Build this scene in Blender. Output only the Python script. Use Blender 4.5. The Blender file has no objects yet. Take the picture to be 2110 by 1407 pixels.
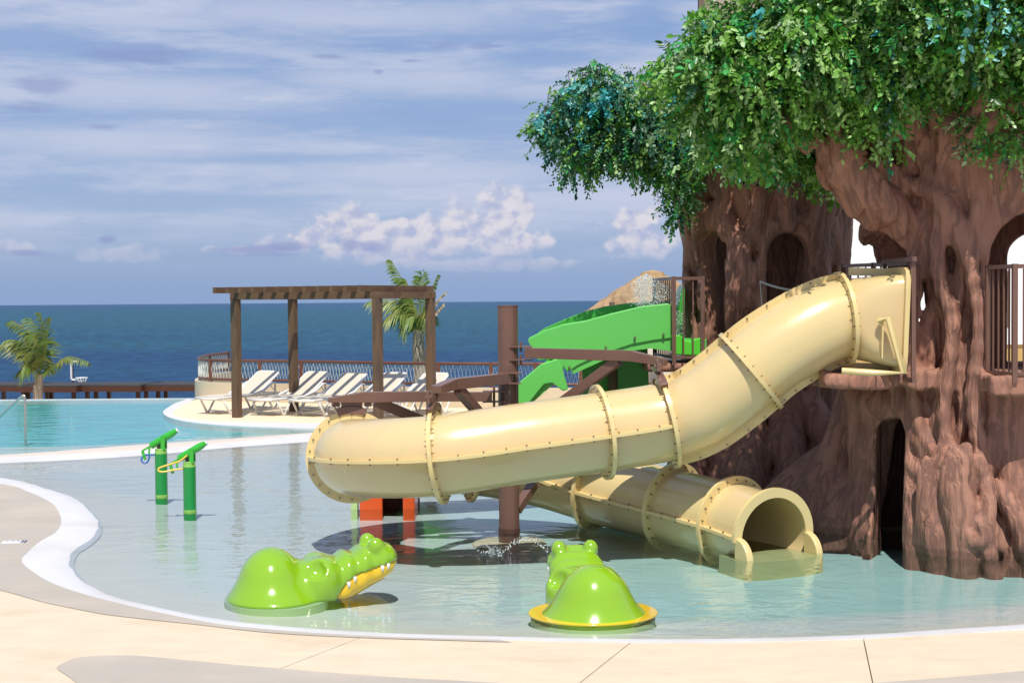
import bpy, bmesh, math, random
import numpy as np
from mathutils import Vector, Matrix
R_ = math.radians
rng = np.random.default_rng(7)
rnd = random.Random(11)
scene = bpy.context.scene
COL = scene.collection

# ------------------------------------------------------------------ camera
FOC = 2930.0; CW, CH = 2110.0, 1407.0; CAMH = 2.25
tp = math.atan(83.5 / FOC); rl = 0.0076
F0 = Vector((0, math.cos(tp), -math.sin(tp))); RR0 = Vector((1, 0, 0)); UU0 = Vector((0, math.sin(tp), math.cos(tp)))
RV = RR0 * math.cos(rl) - UU0 * math.sin(rl); UV = UU0 * math.cos(rl) + RR0 * math.sin(rl)
cam_data = bpy.data.cameras.new("camera"); cam = bpy.data.objects.new("camera", cam_data); COL.objects.link(cam)
cam_data.sensor_width = 36; cam_data.lens = FOC / CW * 36; cam_data.clip_end = 30000; cam_data.clip_start = 0.1
M = Matrix((RV, UV, -F0)).transposed().to_4x4(); M.translation = Vector((0, 0, CAMH)); cam.matrix_world = M
scene.camera = cam
# sun: behind the camera, high
SUN_EL = 60.0; SUN_AZ = 177.0      # azimuth clockwise from +Y
sd = Vector((math.sin(R_(SUN_AZ)) * math.cos(R_(SUN_EL)), math.cos(R_(SUN_AZ)) * math.cos(R_(SUN_EL)), math.sin(R_(SUN_EL))))
sl = bpy.data.lights.new("sun", 'SUN'); sl.energy = 4.75; sl.angle = R_(0.53); sl.color = (1.0, 0.95, 0.87)
so = bpy.data.objects.new("sun", sl); COL.objects.link(so); so.rotation_euler = sd.to_track_quat('Z', 'Y').to_euler()
scene.view_settings.view_transform = 'Standard'; scene.view_settings.look = 'None'
scene.view_settings.gamma = 1; scene.view_settings.exposure = 0.0; scene.view_settings.use_curve_mapping = False
scene.render.engine = 'CYCLES'
scene.cycles.max_bounces = 8; scene.cycles.transparent_max_bounces = 24; scene.cycles.caustics_reflective = False; scene.cycles.caustics_refractive = False

# ------------------------------------------------------------------ node helper
class N:
    """tiny expression wrapper around shader math nodes"""
    nt = None
    def __init__(s, sock): s.s = sock
    @staticmethod
    def m(op, *a, clamp=False):
        n = N.nt.nodes.new('ShaderNodeMath'); n.operation = op; n.use_clamp = clamp
        for i, x in enumerate(a):
            if isinstance(x, N): N.nt.links.new(x.s, n.inputs[i])
            else: n.inputs[i].default_value = x
        return N(n.outputs[0])
    def __add__(s, o): return N.m('ADD', s, o)
    __radd__ = __add__
    def __sub__(s, o): return N.m('SUBTRACT', s, o)
    def __rsub__(s, o): return N.m('SUBTRACT', o, s)
    def __mul__(s, o): return N.m('MULTIPLY', s, o)
    __rmul__ = __mul__
    def __truediv__(s, o): return N.m('DIVIDE', s, o)
def link(a, b): N.nt.links.new(a.s if isinstance(a, N) else a, b)
def sstep(x, a, b):
    n = N.nt.nodes.new('ShaderNodeMapRange'); n.interpolation_type = 'SMOOTHSTEP'
    link(x, n.inputs['Value'])
    n.inputs['From Min'].default_value = a; n.inputs['From Max'].default_value = b
    if a > b:
        n.inputs['From Min'].default_value = b; n.inputs['From Max'].default_value = a
        n.inputs['To Min'].default_value = 1; n.inputs['To Max'].default_value = 0
    return N(n.outputs['Result'])
def comb(x, y, z):
    n = N.nt.nodes.new('ShaderNodeCombineXYZ')
    for i, v in enumerate((x, y, z)):
        if isinstance(v, N): link(v, n.inputs[i])
        else: n.inputs[i].default_value = v
    return N(n.outputs[0])
def sep(v):
    n = N.nt.nodes.new('ShaderNodeSeparateXYZ'); link(v, n.inputs[0]); return [N(o) for o in n.outputs]
def noise(vec, scale, detail=4, rough=0.5, dist=0.0):
    n = N.nt.nodes.new('ShaderNodeTexNoise'); link(vec, n.inputs['Vector'])
    n.inputs['Scale'].default_value = scale; n.inputs['Detail'].default_value = detail
    n.inputs['Roughness'].default_value = rough; n.inputs['Distortion'].default_value = dist
    return N(n.outputs['Fac'])
def voro(vec, scale, feature='F1'):
    n = N.nt.nodes.new('ShaderNodeTexVoronoi'); n.feature = feature; link(vec, n.inputs['Vector'])
    n.inputs['Scale'].default_value = scale; return N(n.outputs['Distance'])
def mixc(f, a, b, blend='MIX'):
    n = N.nt.nodes.new('ShaderNodeMix'); n.data_type = 'RGBA'; n.blend_type = blend
    if isinstance(f, N): link(f, n.inputs[0])
    else: n.inputs[0].default_value = f
    for i, x in ((6, a), (7, b)):
        if isinstance(x, N): link(x, n.inputs[i])
        else: n.inputs[i].default_value = tuple(x) + (1,) * (4 - len(x))
    return N(n.outputs[2])
def smax(a, b): return N.m('MAXIMUM', a, b)

# ------------------------------------------------------------------ world: blue sky with high sheets of cloud and far cumulus
world = bpy.data.worlds.new("World"); scene.world = world; world.use_nodes = True
nt = world.node_tree; nt.nodes.clear(); N.nt = nt
SKYK = 0.1
sky = nt.nodes.new('ShaderNodeTexSky'); sky.sky_type = 'NISHITA'; sky.sun_disc = False
sky.sun_elevation = R_(SUN_EL); sky.sun_rotation = R_(SUN_AZ); sky.air_density = 1.0; sky.dust_density = 0.4; sky.ozone_density = 3.0
tc = nt.nodes.new('ShaderNodeTexCoord')
dx, dy, dz = sep(tc.outputs['Generated'])
az = N.m('MULTIPLY', N.m('ARCTAN2', dx, dy), 180 / math.pi)
el = N.m('MULTIPLY', N.m('ARCSINE', dz), 180 / math.pi)
def AZ(px): return math.degrees(math.atan((px - 1055) / FOC))
def EL(py): return math.degrees(math.atan((621 - py) / FOC))
dirv = N(tc.outputs['Generated'])
# cloud sheets: coordinates squeezed so features lie flat towards the horizon
ang = comb(az * 0.035, az * 0.0, el * 0.30)
wv = noise(ang, 1.6, 5, 0.55)
st = noise(comb(az * 0.055 + wv * 1.2, el * 0.02, el * 0.42 + wv * 0.6), 1.3, 7, 0.55)
fine = noise(comb(az * 0.22, 0.3, el * 1.3), 1.8, 6, 0.6)
cover = sstep(st * 0.75 + fine * 0.25, 0.36, 0.60)
def blob(px, py, rx, ry, warp=0.9, soft=(1.15, 0.55)):
    a = AZ(px); e = EL(py); rxd = rx / FOC * 57.3; ryd = ry / FOC * 57.3
    u = (az - a) / rxd; v = (el - e) / ryd
    d = N.m('SQRT', u * u + v * v) + (fine - 0.5) * warp
    return sstep(d, soft[0], soft[1])
for g in [(60, 110, 230, 42), (300, 130, 260, 22), (690, 250, 330, 26), (1050, 265, 250, 34), (1130, 125, 170, 24), (1330, 60, 90, 60), (560, 330, 330, 16), (330, 420, 420, 28), (1180, 330, 120, 26)]:
    cover = cover * (1.0 - blob(*g, warp=0.8, soft=(1.3, 0.3)) * 0.85)
for g in [(700, 40, 560, 40), (300, 60, 330, 22), (850, 170, 330, 40), (260, 200, 500, 46), (1180, 190, 220, 26), (250, 300, 420, 40), (900, 360, 420, 36)]:
    cover = smax(cover, blob(*g, warp=0.9, soft=(1.35, 0.2)) * 0.86)
cover = (cover * 0.70 + 0.24) * (1.0 - sstep(el, 22.0, 60.0) * 0.65)  # cloud thinned overhead, out of view, to cut the sky's fill light
skyc = N(sky.outputs[0])
hz = sstep(el, 13.0, 0.0)
base = mixc(1.0, skyc, (1.0, 0.92, 1.0), 'MULTIPLY')
blue_hi = (1.15, 2.9, 6.3); blue_lo = (2.25, 3.75, 6.5)
grad = mixc(hz, blue_hi, blue_lo)
base = mixc(0.72, base, grad)
sheet = mixc(noise(comb(az * 0.1, 0.7, el * 0.5), 1.5, 4), (4.9, 5.6, 7.4), (6.4, 6.7, 8.1))
c = mixc(cover * sstep(el, 0.3, 4.0) * 0.95, base, sheet)
c = mixc(sstep(el, 3.2, 0.0) * 0.75, c, (2.6, 3.8, 6.3))
# small dark flecks
for g in [(95, 195, 60, 22), (75, 238, 62, 16), (215, 272, 45, 8), (680, 122, 42, 8), (920, 96, 40, 10), (300, 132, 130, 22), (785, 152, 14, 8), (1000, 102, 40, 6), (850, 130, 26, 5)]:
    c = mixc(blob(*g, warp=2.2, soft=(1.2, 0.2)) * 0.6, c, (2.75, 3.35, 5.9))
# cumulus
puff_v = comb(az, 0.0, el * 1.25)
p1 = noise(puff_v, 1.1, 4, 0.55); pv = voro(comb(az + p1 * 0.7, 0.0, el * 1.2 + p1 * 0.5), 1.25); pv2 = voro(comb(az + p1 * 0.4, 4.0, el * 1.1), 3.2)
pshape = (pv - 0.4) * 0.75 + (pv2 - 0.35) * 0.25 + (p1 - 0.5) * 1.3
def cum(cx, cy, rx, ry):
    u = (az - AZ(cx)) / (rx / FOC * 57.3); v = (el - EL(cy)) / (ry / FOC * 57.3)
    d = N.m('SQRT', u * u + v * v) + pshape * 0.75
    return sstep(d, 1.10, 0.66)
m = None
for g in [(735, 470, 95, 56), (660, 492, 66, 28), (850, 482, 110, 46), (950, 472, 95, 56), (1045, 440, 74, 64), (1050, 500, 100, 44), (820, 515, 180, 34), (250, 522, 100, 20), (30, 508, 48, 20), (1310, 465, 62, 46), (1330, 500, 100, 42), (560, 500, 55, 18), (520, 513, 120, 10), (1000, 545, 200, 20)]:
    k = cum(*g) * (0.45 if g[0] < 600 else 1.0); m = k if m is None else smax(m, k)
# the same noise a little up-sun gives the puffs their light and shaded sides
p1b = noise(comb(az - 0.28, 0.0, el * 1.25 + 0.34), 1.1, 4, 0.55); pvb = voro(comb(az - 0.2 + p1b * 0.7, 0.0, el * 1.2 + 0.24 + p1b * 0.5), 1.25)
lit = sstep((pvb - pv) * 0.5 + (p1b - p1) * 2.0, -0.40, 0.30)
lit = lit * (sstep(el, 0.6, 3.0) * 0.85 + 0.15)
cumc = mixc(lit, (4.4, 4.9, 6.9), (7.4, 7.1, 7.7))
c = mixc(m * sstep(el, 0.4, 2.4) * 0.92, c, cumc)
for g in [(535, 516, 120, 12), (720, 505, 26, 18), (762, 508, 32, 13), (60, 520, 50, 8), (225, 495, 20, 10), (600, 508, 60, 14)]:
    c = mixc(blob(*g, warp=1.6, soft=(1.15, 0.3)) * 0.7, c, (2.9, 3.45, 6.0))
bg = nt.nodes.new('ShaderNodeBackground'); bg.inputs[1].default_value = SKYK
link(c, bg.inputs[0]); wo = nt.nodes.new('ShaderNodeOutputWorld'); nt.links.new(bg.outputs[0], wo.inputs[0])

# ------------------------------------------------------------------ placing helpers
def ray(px, py): return F0 * FOC + RV * (px - CW / 2) + UV * (CH / 2 - py)
def P(px, py, d):
    r = ray(px, py); return Vector((0, 0, CAMH)) + r * (d / r.y)
def G(px, py, z=0.0):
    r = ray(px, py); return Vector((0, 0, CAMH)) + r * ((z - CAMH) / r.z)

def tag(o, label=None, cat=None, group=None, kind=None):
    if label: o['label'] = label
    if cat: o['category'] = cat
    if group: o['group'] = group
    if kind: o['kind'] = kind
    return o
def thing(name, label, cat, loc=(0, 0, 0), rz=0.0, group=None, kind=None):
    o = bpy.data.objects.new(name, None); COL.objects.link(o); o.location = loc; o.rotation_euler = (0, 0, rz); o.empty_display_size = 0.2
    return tag(o, label, cat, group, kind)
def linkmesh(name, me, mat, parent=None, smooth=False, auto=None):
    o = bpy.data.objects.new(name, me); COL.objects.link(o)
    if mat is not None and not me.materials: me.materials.append(mat)
    if smooth:
        me.polygons.foreach_set('use_smooth', np.ones(len(me.polygons), dtype=bool))
        if auto is not None: me.set_sharp_from_angle(angle=R_(auto))
    if parent is not None: o.parent = parent
    return o
def npmesh(name, verts, faces):
    """faces: (n,k) int array, k = 3 or 4"""
    verts = np.asarray(verts, dtype=np.float32); faces = np.asarray(faces, dtype=np.int32)
    me = bpy.data.meshes.new(name); n, k = faces.shape
    me.vertices.add(len(verts)); me.vertices.foreach_set('co', verts.ravel())
    me.loops.add(n * k); me.loops.foreach_set('vertex_index', faces.ravel())
    me.polygons.add(n); me.polygons.foreach_set('loop_start', np.arange(0, n * k, k, dtype=np.int32))
    me.update(calc_edges=True); return me
class MB:
    def __init__(s): s.v = []; s.f = []
    def add(s, vs, fs):
        b = len(s.v); s.v += [tuple(v) for v in vs]; s.f += [tuple(b + i for i in f) for f in fs]; return s
    def box(s, c, d, rot=None):
        c = Vector(c); q = []
        for sx, sy, sz in ((-1,-1,-1),(1,-1,-1),(1,1,-1),(-1,1,-1),(-1,-1,1),(1,-1,1),(1,1,1),(-1,1,1)):
            p = Vector((sx * d[0] / 2, sy * d[1] / 2, sz * d[2] / 2))
            if rot is not None: p = rot @ p
            q.append(c + p)
        return s.add(q, [(0,3,2,1),(4,5,6,7),(0,1,5,4),(1,2,6,5),(2,3,7,6),(3,0,4,7)])
    def beam(s, a, b, w, h, w2=None, h2=None, up=(0, 0, 1)):
        a = Vector(a); b = Vector(b); w2 = w if w2 is None else w2; h2 = h if h2 is None else h2
        t = (b - a).normalized(); up = Vector(up)
        if abs(t.dot(up)) > 0.98: up = Vector((0, 1, 0))
        sx = t.cross(up).normalized(); u = sx.cross(t)
        q = []
        for p, ww, hh in ((a, w, h), (b, w2, h2)):
            q += [p - sx * ww / 2 - u * hh / 2, p + sx * ww / 2 - u * hh / 2, p + sx * ww / 2 + u * hh / 2, p - sx * ww / 2 + u * hh / 2]
        return s.add(q, [(0,1,2,3),(7,6,5,4),(0,4,5,1),(1,5,6,2),(2,6,7,3),(3,7,4,0)])
    def tube(s, pts, r, n=8, cap=True):
        pts = [Vector(p) for p in pts]; m = len(pts); rr = r if hasattr(r, '__len__') else [r] * m
        pr = None; vs = []; fs = []
        for i, p in enumerate(pts):
            t = (pts[min(i + 1, m - 1)] - pts[max(i - 1, 0)]).normalized()
            if pr is None:
                a = Vector((0, 0, 1)) if abs(t.z) < 0.9 else Vector((1, 0, 0)); pr = t.cross(a).normalized()
            else: pr = (pr - t * pr.dot(t)).normalized()
            bi = t.cross(pr)
            for k in range(n):
                an = 2 * math.pi * k / n; vs.append(p + (pr * math.cos(an) + bi * math.sin(an)) * rr[i])
        for i in range(m - 1):
            for k in range(n):
                k2 = (k + 1) % n; fs.append((i * n + k, i * n + k2, (i + 1) * n + k2, (i + 1) * n + k))
        if cap: fs += [tuple(range(n))[::-1], tuple((m - 1) * n + k for k in range(n))]
        return s.add(vs, fs)
    def lathe(s, prof, c=(0, 0, 0), n=24, closed=False):
        vs = []; fs = []; m = len(prof)
        for r, z in prof:
            for k in range(n):
                a = 2 * math.pi * k / n; vs.append((c[0] + r * math.cos(a), c[1] + r * math.sin(a), c[2] + z))
        for i in range(m - 1):
            for k in range(n):
                k2 = (k + 1) % n; fs.append((i * n + k, i * n + k2, (i + 1) * n + k2, (i + 1) * n + k))
        fs += [tuple(range(n))[::-1], tuple((m - 1) * n + k for k in range(n))]
        return s.add(vs, fs)
    def extr(s, poly, off):
        """polygon (list of points) extruded by vector off"""
        off = Vector(off); n = len(poly); vs = [Vector(p) for p in poly] + [Vector(p) + off for p in poly]
        fs = [tuple(range(n)), tuple(range(2 * n - 1, n - 1, -1))] + [(i, i + n, (i + 1) % n + n, (i + 1) % n) for i in range(n)]
        return s.add(vs, fs)
    def build(s, name, mat, parent=None, smooth=False, auto=None, bevel=0.0, kind=None, sub=0):
        me = bpy.data.meshes.new(name); me.from_pydata(s.v, [], s.f); me.update()
        bm = bmesh.new(); bm.from_mesh(me); bmesh.ops.recalc_face_normals(bm, faces=bm.faces)
        zs = [v.co.z for v in bm.verts]
        if max(zs) - min(zs) < 0.02 and sum(f.normal.z * f.calc_area() for f in bm.faces) < 0: bmesh.ops.reverse_faces(bm, faces=bm.faces)
        bm.to_mesh(me); bm.free()
        o = linkmesh(name, me, mat, parent, smooth, auto)
        if bevel: md = o.modifiers.new('bevel', 'BEVEL'); md.width = bevel; md.segments = 2; md.limit_method = 'ANGLE'; md.angle_limit = R_(40)
        if sub: md = o.modifiers.new('sub', 'SUBSURF'); md.levels = sub; md.render_levels = sub
        if kind: o['kind'] = kind
        return o
def copy_tree(o, parent=None):
    kids = list(o.children); c = o.copy(); COL.objects.link(c); c.parent = parent
    for k in kids: copy_tree(k, c)
    return c
def catmull(pts, n=12, closed=False):
    pts = [Vector(p) for p in pts]; m = len(pts); out = []
    rngi = range(m) if closed else range(m - 1)
    for i in rngi:
        if closed: p0, p1, p2, p3 = pts[(i - 1) % m], pts[i], pts[(i + 1) % m], pts[(i + 2) % m]
        else: p0, p1, p2, p3 = pts[max(i - 1, 0)], pts[i], pts[i + 1], pts[min(i + 2, m - 1)]
        for k in range(n):
            t = k / n
            out.append(0.5 * ((2 * p1) + (p2 - p0) * t + (2 * p0 - 5 * p1 + 4 * p2 - p3) * t * t + (3 * p1 - p0 - 3 * p2 + p3) * t ** 3))
    if not closed: out.append(pts[-1].copy())
    return out
from mathutils.geometry import tessellate_polygon
def poly_sheet(pts, z=None):
    mb = MB(); vs = [Vector((p[0], p[1], p[2] if (z is None and len(p) > 2) else (z or 0))) for p in pts]
    tr = tessellate_polygon([[Vector((v.x, v.y, 0)) for v in vs]])
    mb.add(vs, tr); return mb

# ------------------------------------------------------------------ materials
MATS = {}
def mat(name, col, rough=0.5, var=0.0, vscale=4.0, bump=0.0, bscale=30.0, col2=None, c2scale=3.0, c2lo=0.45, c2hi=0.65, metal=0.0, coat=0.0, spec=0.5, aniso=(1, 1, 1), streak=False):
    if name in MATS: return MATS[name]
    m_ = bpy.data.materials.new(name); m_.use_nodes = True; nt = m_.node_tree; N.nt = nt
    b = nt.nodes['Principled BSDF']; b.inputs['Roughness'].default_value = rough; b.inputs['Metallic'].default_value = metal
    b.inputs['Coat Weight'].default_value = coat; b.inputs['Coat Roughness'].default_value = 0.06; b.inputs['Specular IOR Level'].default_value = spec
    tc = nt.nodes.new('ShaderNodeTexCoord'); mp = nt.nodes.new('ShaderNodeMapping'); nt.links.new(tc.outputs['Object'], mp.inputs[0]); mp.inputs['Scale'].default_value = aniso
    v = N(mp.outputs[0]); c = None
    c = mixc(0.0, col, col)
    if col2 is not None: c = mixc(sstep(noise(v, c2scale, 6, 0.6), c2lo, c2hi), col, col2)
    if var:
        f = noise(v, vscale, 6, 0.65); k = f * (2 * var) + (1 - var)
        c = mixc(1.0, c, comb(k, k, k), 'MULTIPLY')
    link(c, b.inputs['Base Color'])
    if rough < 0.6:
        link(noise(v, vscale * 2, 5, 0.6) * 0.16 + (rough - 0.08), b.inputs['Roughness'])
    if bump:
        bn = nt.nodes.new('ShaderNodeBump'); bn.inputs['Strength'].default_value = 1.0; bn.inputs['Distance'].default_value = bump
        link(noise(v, bscale, 5, 0.6), bn.inputs['Height']); nt.links.new(bn.outputs[0], b.inputs['Normal'])
    MATS[name] = m_; return m_
def water_mat(name, tint, scale=3.0, amp=0.012, ior=1.33, rough=0.015, stretch=(1.0, 1.0, 1.0), calm=0.0):
    m_ = bpy.data.materials.new(name); m_.use_nodes = True; nt = m_.node_tree; nt.nodes.clear(); N.nt = nt
    g = nt.nodes.new('ShaderNodeNewGeometry'); x, y, z = sep(g.outputs['Position'])
    v = comb(x * stretch[0], y * stretch[1], z)
    w = noise(v, scale * 0.4, 2, 0.5)
    v2 = comb(x * stretch[0] + w * 0.8, y * stretch[1] + w * 0.6, z)
    h = noise(v2, scale, 3, 0.5) * 1.0 + noise(v2, scale * 3.1, 2, 0.5) * 0.28 + noise(v2, scale * 9, 2, 0.5) * 0.05
    patch = sstep(noise(v, scale * 0.09, 2, 0.5), 0.35, 0.65) * 0.75 + 0.35
    bn = nt.nodes.new('ShaderNodeBump'); bn.inputs['Distance'].default_value = amp; link(h * patch, bn.inputs['Height'])
    fr = nt.nodes.new('ShaderNodeFresnel'); fr.inputs['IOR'].default_value = ior; nt.links.new(bn.outputs[0], fr.inputs['Normal'])
    tr = nt.nodes.new('ShaderNodeBsdfTransparent'); tr.inputs[0].default_value = tuple(tint) + (1,)
    gl = nt.nodes.new('ShaderNodeBsdfGlossy'); gl.inputs['Roughness'].default_value = rough; nt.links.new(bn.outputs[0], gl.inputs['Normal'])
    mx = nt.nodes.new('ShaderNodeMixShader'); nt.links.new(fr.outputs[0], mx.inputs[0]); nt.links.new(tr.outputs[0], mx.inputs[1]); nt.links.new(gl.outputs[0], mx.inputs[2])
    o = nt.nodes.new('ShaderNodeOutputMaterial'); nt.links.new(mx.outputs[0], o.inputs[0]); return m_

# ------------------------------------------------------------------ numpy value noise + surface nets (sculpted forms)
_lat = np.random.default_rng(3).random((64, 64, 64)).astype(np.float32)
def vnoise(x, y, z):
    xi = np.floor(x).astype(int); yi = np.floor(y).astype(int); zi = np.floor(z).astype(int)
    fx = x - xi; fy = y - yi; fz = z - zi
    fx = fx * fx * (3 - 2 * fx); fy = fy * fy * (3 - 2 * fy); fz = fz * fz * (3 - 2 * fz)
    xi &= 63; yi &= 63; zi &= 63; x1 = (xi + 1) & 63; y1 = (yi + 1) & 63; z1 = (zi + 1) & 63
    L = _lat
    a = L[xi, yi, zi] * (1 - fx) + L[x1, yi, zi] * fx; b = L[xi, y1, zi] * (1 - fx) + L[x1, y1, zi] * fx
    c = L[xi, yi, z1] * (1 - fx) + L[x1, yi, z1] * fx; d = L[xi, y1, z1] * (1 - fx) + L[x1, y1, z1] * fx
    return ((a * (1 - fy) + b * fy) * (1 - fz) + (c * (1 - fy) + d * fy) * fz) * 2 - 1
def smin(a, b, k):
    h = np.clip(0.5 + 0.5 * (b - a) / k, 0, 1); return b * (1 - h) + a * h - k * h * (1 - h)
def ssub(a, b, k): return -smin(-a, b, k)          # a minus b
def s_ell(X, Y, Z, c, r):
    q = np.sqrt(((X - c[0]) / r[0]) ** 2 + ((Y - c[1]) / r[1]) ** 2 + ((Z - c[2]) / r[2]) ** 2)
    q2 = np.sqrt(((X - c[0]) / r[0] ** 2) ** 2 + ((Y - c[1]) / r[1] ** 2) ** 2 + ((Z - c[2]) / r[2] ** 2) ** 2) + 1e-6
    return q * (q - 1) / q2
def s_caps(X, Y, Z, a, b, ra, rb):
    a = np.array(a, float); b = np.array(b, float); ab = b - a; L2 = (ab ** 2).sum()
    t = np.clip(((X - a[0]) * ab[0] + (Y - a[1]) * ab[1] + (Z - a[2]) * ab[2]) / L2, 0, 1)
    return np.sqrt((X - a[0] - t * ab[0]) ** 2 + (Y - a[1] - t * ab[1]) ** 2 + (Z - a[2] - t * ab[2]) ** 2) - (ra + (rb - ra) * t)
def nets(Fv, org, h):
    nx, ny, nz = Fv.shape; S = Fv < 0
    acc = np.zeros((nx - 1, ny - 1, nz - 1, 3), np.float32); cnt = np.zeros((nx - 1, ny - 1, nz - 1), np.float32)
    offs = [(0, 0), (0, 1), (1, 0), (1, 1)]
    for ax in range(3):
        o1, o2 = [a for a in range(3) if a != ax]
        for p, q in offs:
            lo = [slice(0, -1)] * 3; hi = [slice(0, -1)] * 3
            lo[o1] = slice(p, Fv.shape[o1] - 1 + p); lo[o2] = slice(q, Fv.shape[o2] - 1 + q)
            hi[o1] = lo[o1]; hi[o2] = lo[o2]; lo[ax] = slice(0, Fv.shape[ax] - 1); hi[ax] = slice(1, Fv.shape[ax])
            A = Fv[tuple(lo)]; B = Fv[tuple(hi)]; cr = (A < 0) != (B < 0)
            t = np.where(cr, A / np.where(cr, A - B, 1), 0)
            cnt += cr; acc[..., ax] += np.where(cr, t, 0); acc[..., o1] += cr * p; acc[..., o2] += cr * q
    act = cnt > 0; idx = -np.ones(act.shape, np.int64); ii = np.argwhere(act); idx[act] = np.arange(len(ii))
    V = (acc[act] / cnt[act][:, None] + ii) * h + np.array(org)
    quads = []
    for ax in range(3):
        o1, o2 = [(1, 2), (2, 0), (0, 1)][ax]
        lo = [slice(1, -1)] * 3; hi = [slice(1, -1)] * 3; lo[ax] = slice(0, -1); hi[ax] = slice(1, None)
        A = S[tuple(lo)]; B = S[tuple(hi)]; e = np.argwhere(A != B)
        if not len(e): continue
        fl = A[tuple(e.T)]; e = e.copy(); e[:, o1] += 1; e[:, o2] += 1
        def cell(d1, d2):
            c = e.copy(); c[:, o1] -= d1; c[:, o2] -= d2; return idx[tuple(c.T)]
        q = np.stack([cell(1, 1), cell(0, 1), cell(0, 0), cell(1, 0)], 1)
        q[~fl] = q[~fl][:, ::-1]; quads.append(q)
    Q = np.concatenate(quads); return V, Q[(Q >= 0).all(1)]
def grid(lo, hi, h):
    ax = [np.arange(lo[i], hi[i] + h, h, dtype=np.float32) for i in range(3)]
    return np.meshgrid(*ax, indexing='ij')
# ================================================================== SETTING
m_deck = mat('cream_concrete', (0.68, 0.56, 0.405), 0.72, var=0.17, vscale=2.6, bump=0.003, bscale=60, col2=(0.64, 0.49, 0.33), c2scale=0.9, c2lo=0.5, c2hi=0.75, aniso=(1, 2.2, 1))
m_deckg = mat('grey_deck', (0.45, 0.395, 0.33), 0.75, var=0.10, vscale=1.6, bump=0.003, bscale=60, col2=(0.52, 0.44, 0.355), c2scale=0.6, aniso=(1, 1.8, 1))
m_rim = mat('white_tile', (0.68, 0.66, 0.66), 0.55, var=0.05, vscale=2.0, col2=(0.63, 0.60, 0.58), c2scale=1.2, bump=0.002, bscale=50)
m_rimb = mat('beige_rim', (0.70, 0.60, 0.50), 0.7, var=0.06, vscale=2.0)
m_stucco = mat('cream_stucco', (0.60, 0.50, 0.35), 0.85, var=0.08, vscale=1.5, bump=0.006, bscale=40, col2=(0.52, 0.43, 0.29), c2scale=0.8)
m_white = mat('white_render', (0.80, 0.79, 0.80), 0.8, var=0.03)
m_sand = mat('sand', (0.55, 0.46, 0.33), 0.9, var=0.1)

AB = [((2700, 1225), (2700, 1236)), ((2400, 1262), (2400, 1273)), ((2110, 1286), (2110, 1297)), ((1955, 1296), (1955, 1306)), ((1755, 1309), (1755, 1317)), ((1490, 1316), (1490, 1323)), ((1270, 1316), (1270, 1323)), ((1055, 1312), (1055, 1319)), ((750, 1302), (750, 1310)), ((500, 1282), (500, 1292)),
      ((350, 1257), (350, 1267)), ((240, 1230), (200, 1232)), ((182, 1205), (115, 1205)), ((152, 1180), (70, 1180)), ((141, 1158), (45, 1157)), ((150, 1134), (58, 1138)), ((176, 1117), (82, 1117)),
      ((197, 1096), (115, 1097)), ((200, 1075), (126, 1078)), ((186, 1055), (122, 1058)), ((156, 1028), (105, 1036)), ((94, 1007), (59, 1014)), ((0, 984), (0, 997)), ((-200, 970), (-200, 980)), ((-700, 965), (-700, 974))]
LA = catmull([G(*a, 0.0) for a, b in AB], 9); LB = catmull([G(*b, 0.03) for a, b in AB], 9)
def offset_in(L, d):
    out = []
    for i, p in enumerate(L):
        t = (L[min(i + 1, len(L) - 1)] - L[max(i - 1, 0)]).normalized(); out.append(p + Vector((t.y, -t.x, 0)) * d)
    return out
# which side is the pool: loop runs right -> left along the near edge, pool lies at +y
LIN = offset_in(LA, 0.05)
if LIN[60].y < LA[60].y: LIN = offset_in(LA, -0.05)
edge = MB(); nA = len(LA); vs = []
jit = np.random.default_rng(5)
for i in range(nA):
    a = LA[i].copy(); a.z = 0.004
    j = 0.022 * float(vnoise(np.array([a.x * 4.0]), np.array([a.y * 4.0]), np.array([0.3]))[0]) if i > 85 else 0.0
    a += (LIN[i] - LA[i]) * (j * 22)
    b = LB[i].copy(); b.z = 0.036; mid = (a + b) / 2; mid.z = 0.026
    c_ = LIN[i].copy(); c_.z = -0.03; d_ = LB[i].copy(); d_.z = -0.3
    vs += [d_, b, mid, a, c_]
fs = []
for i in range(nA - 1):
    for k in range(4): fs.append((i * 5 + k, i * 5 + k + 1, i * 5 + 5 + k + 1, i * 5 + 5 + k))
edge.add(vs, fs); o = edge.build('pool_edge', m_rim, smooth=True, auto=50)
tag(o, 'white tiled edge curving round the shallow splash pool', kind='structure')

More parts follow.
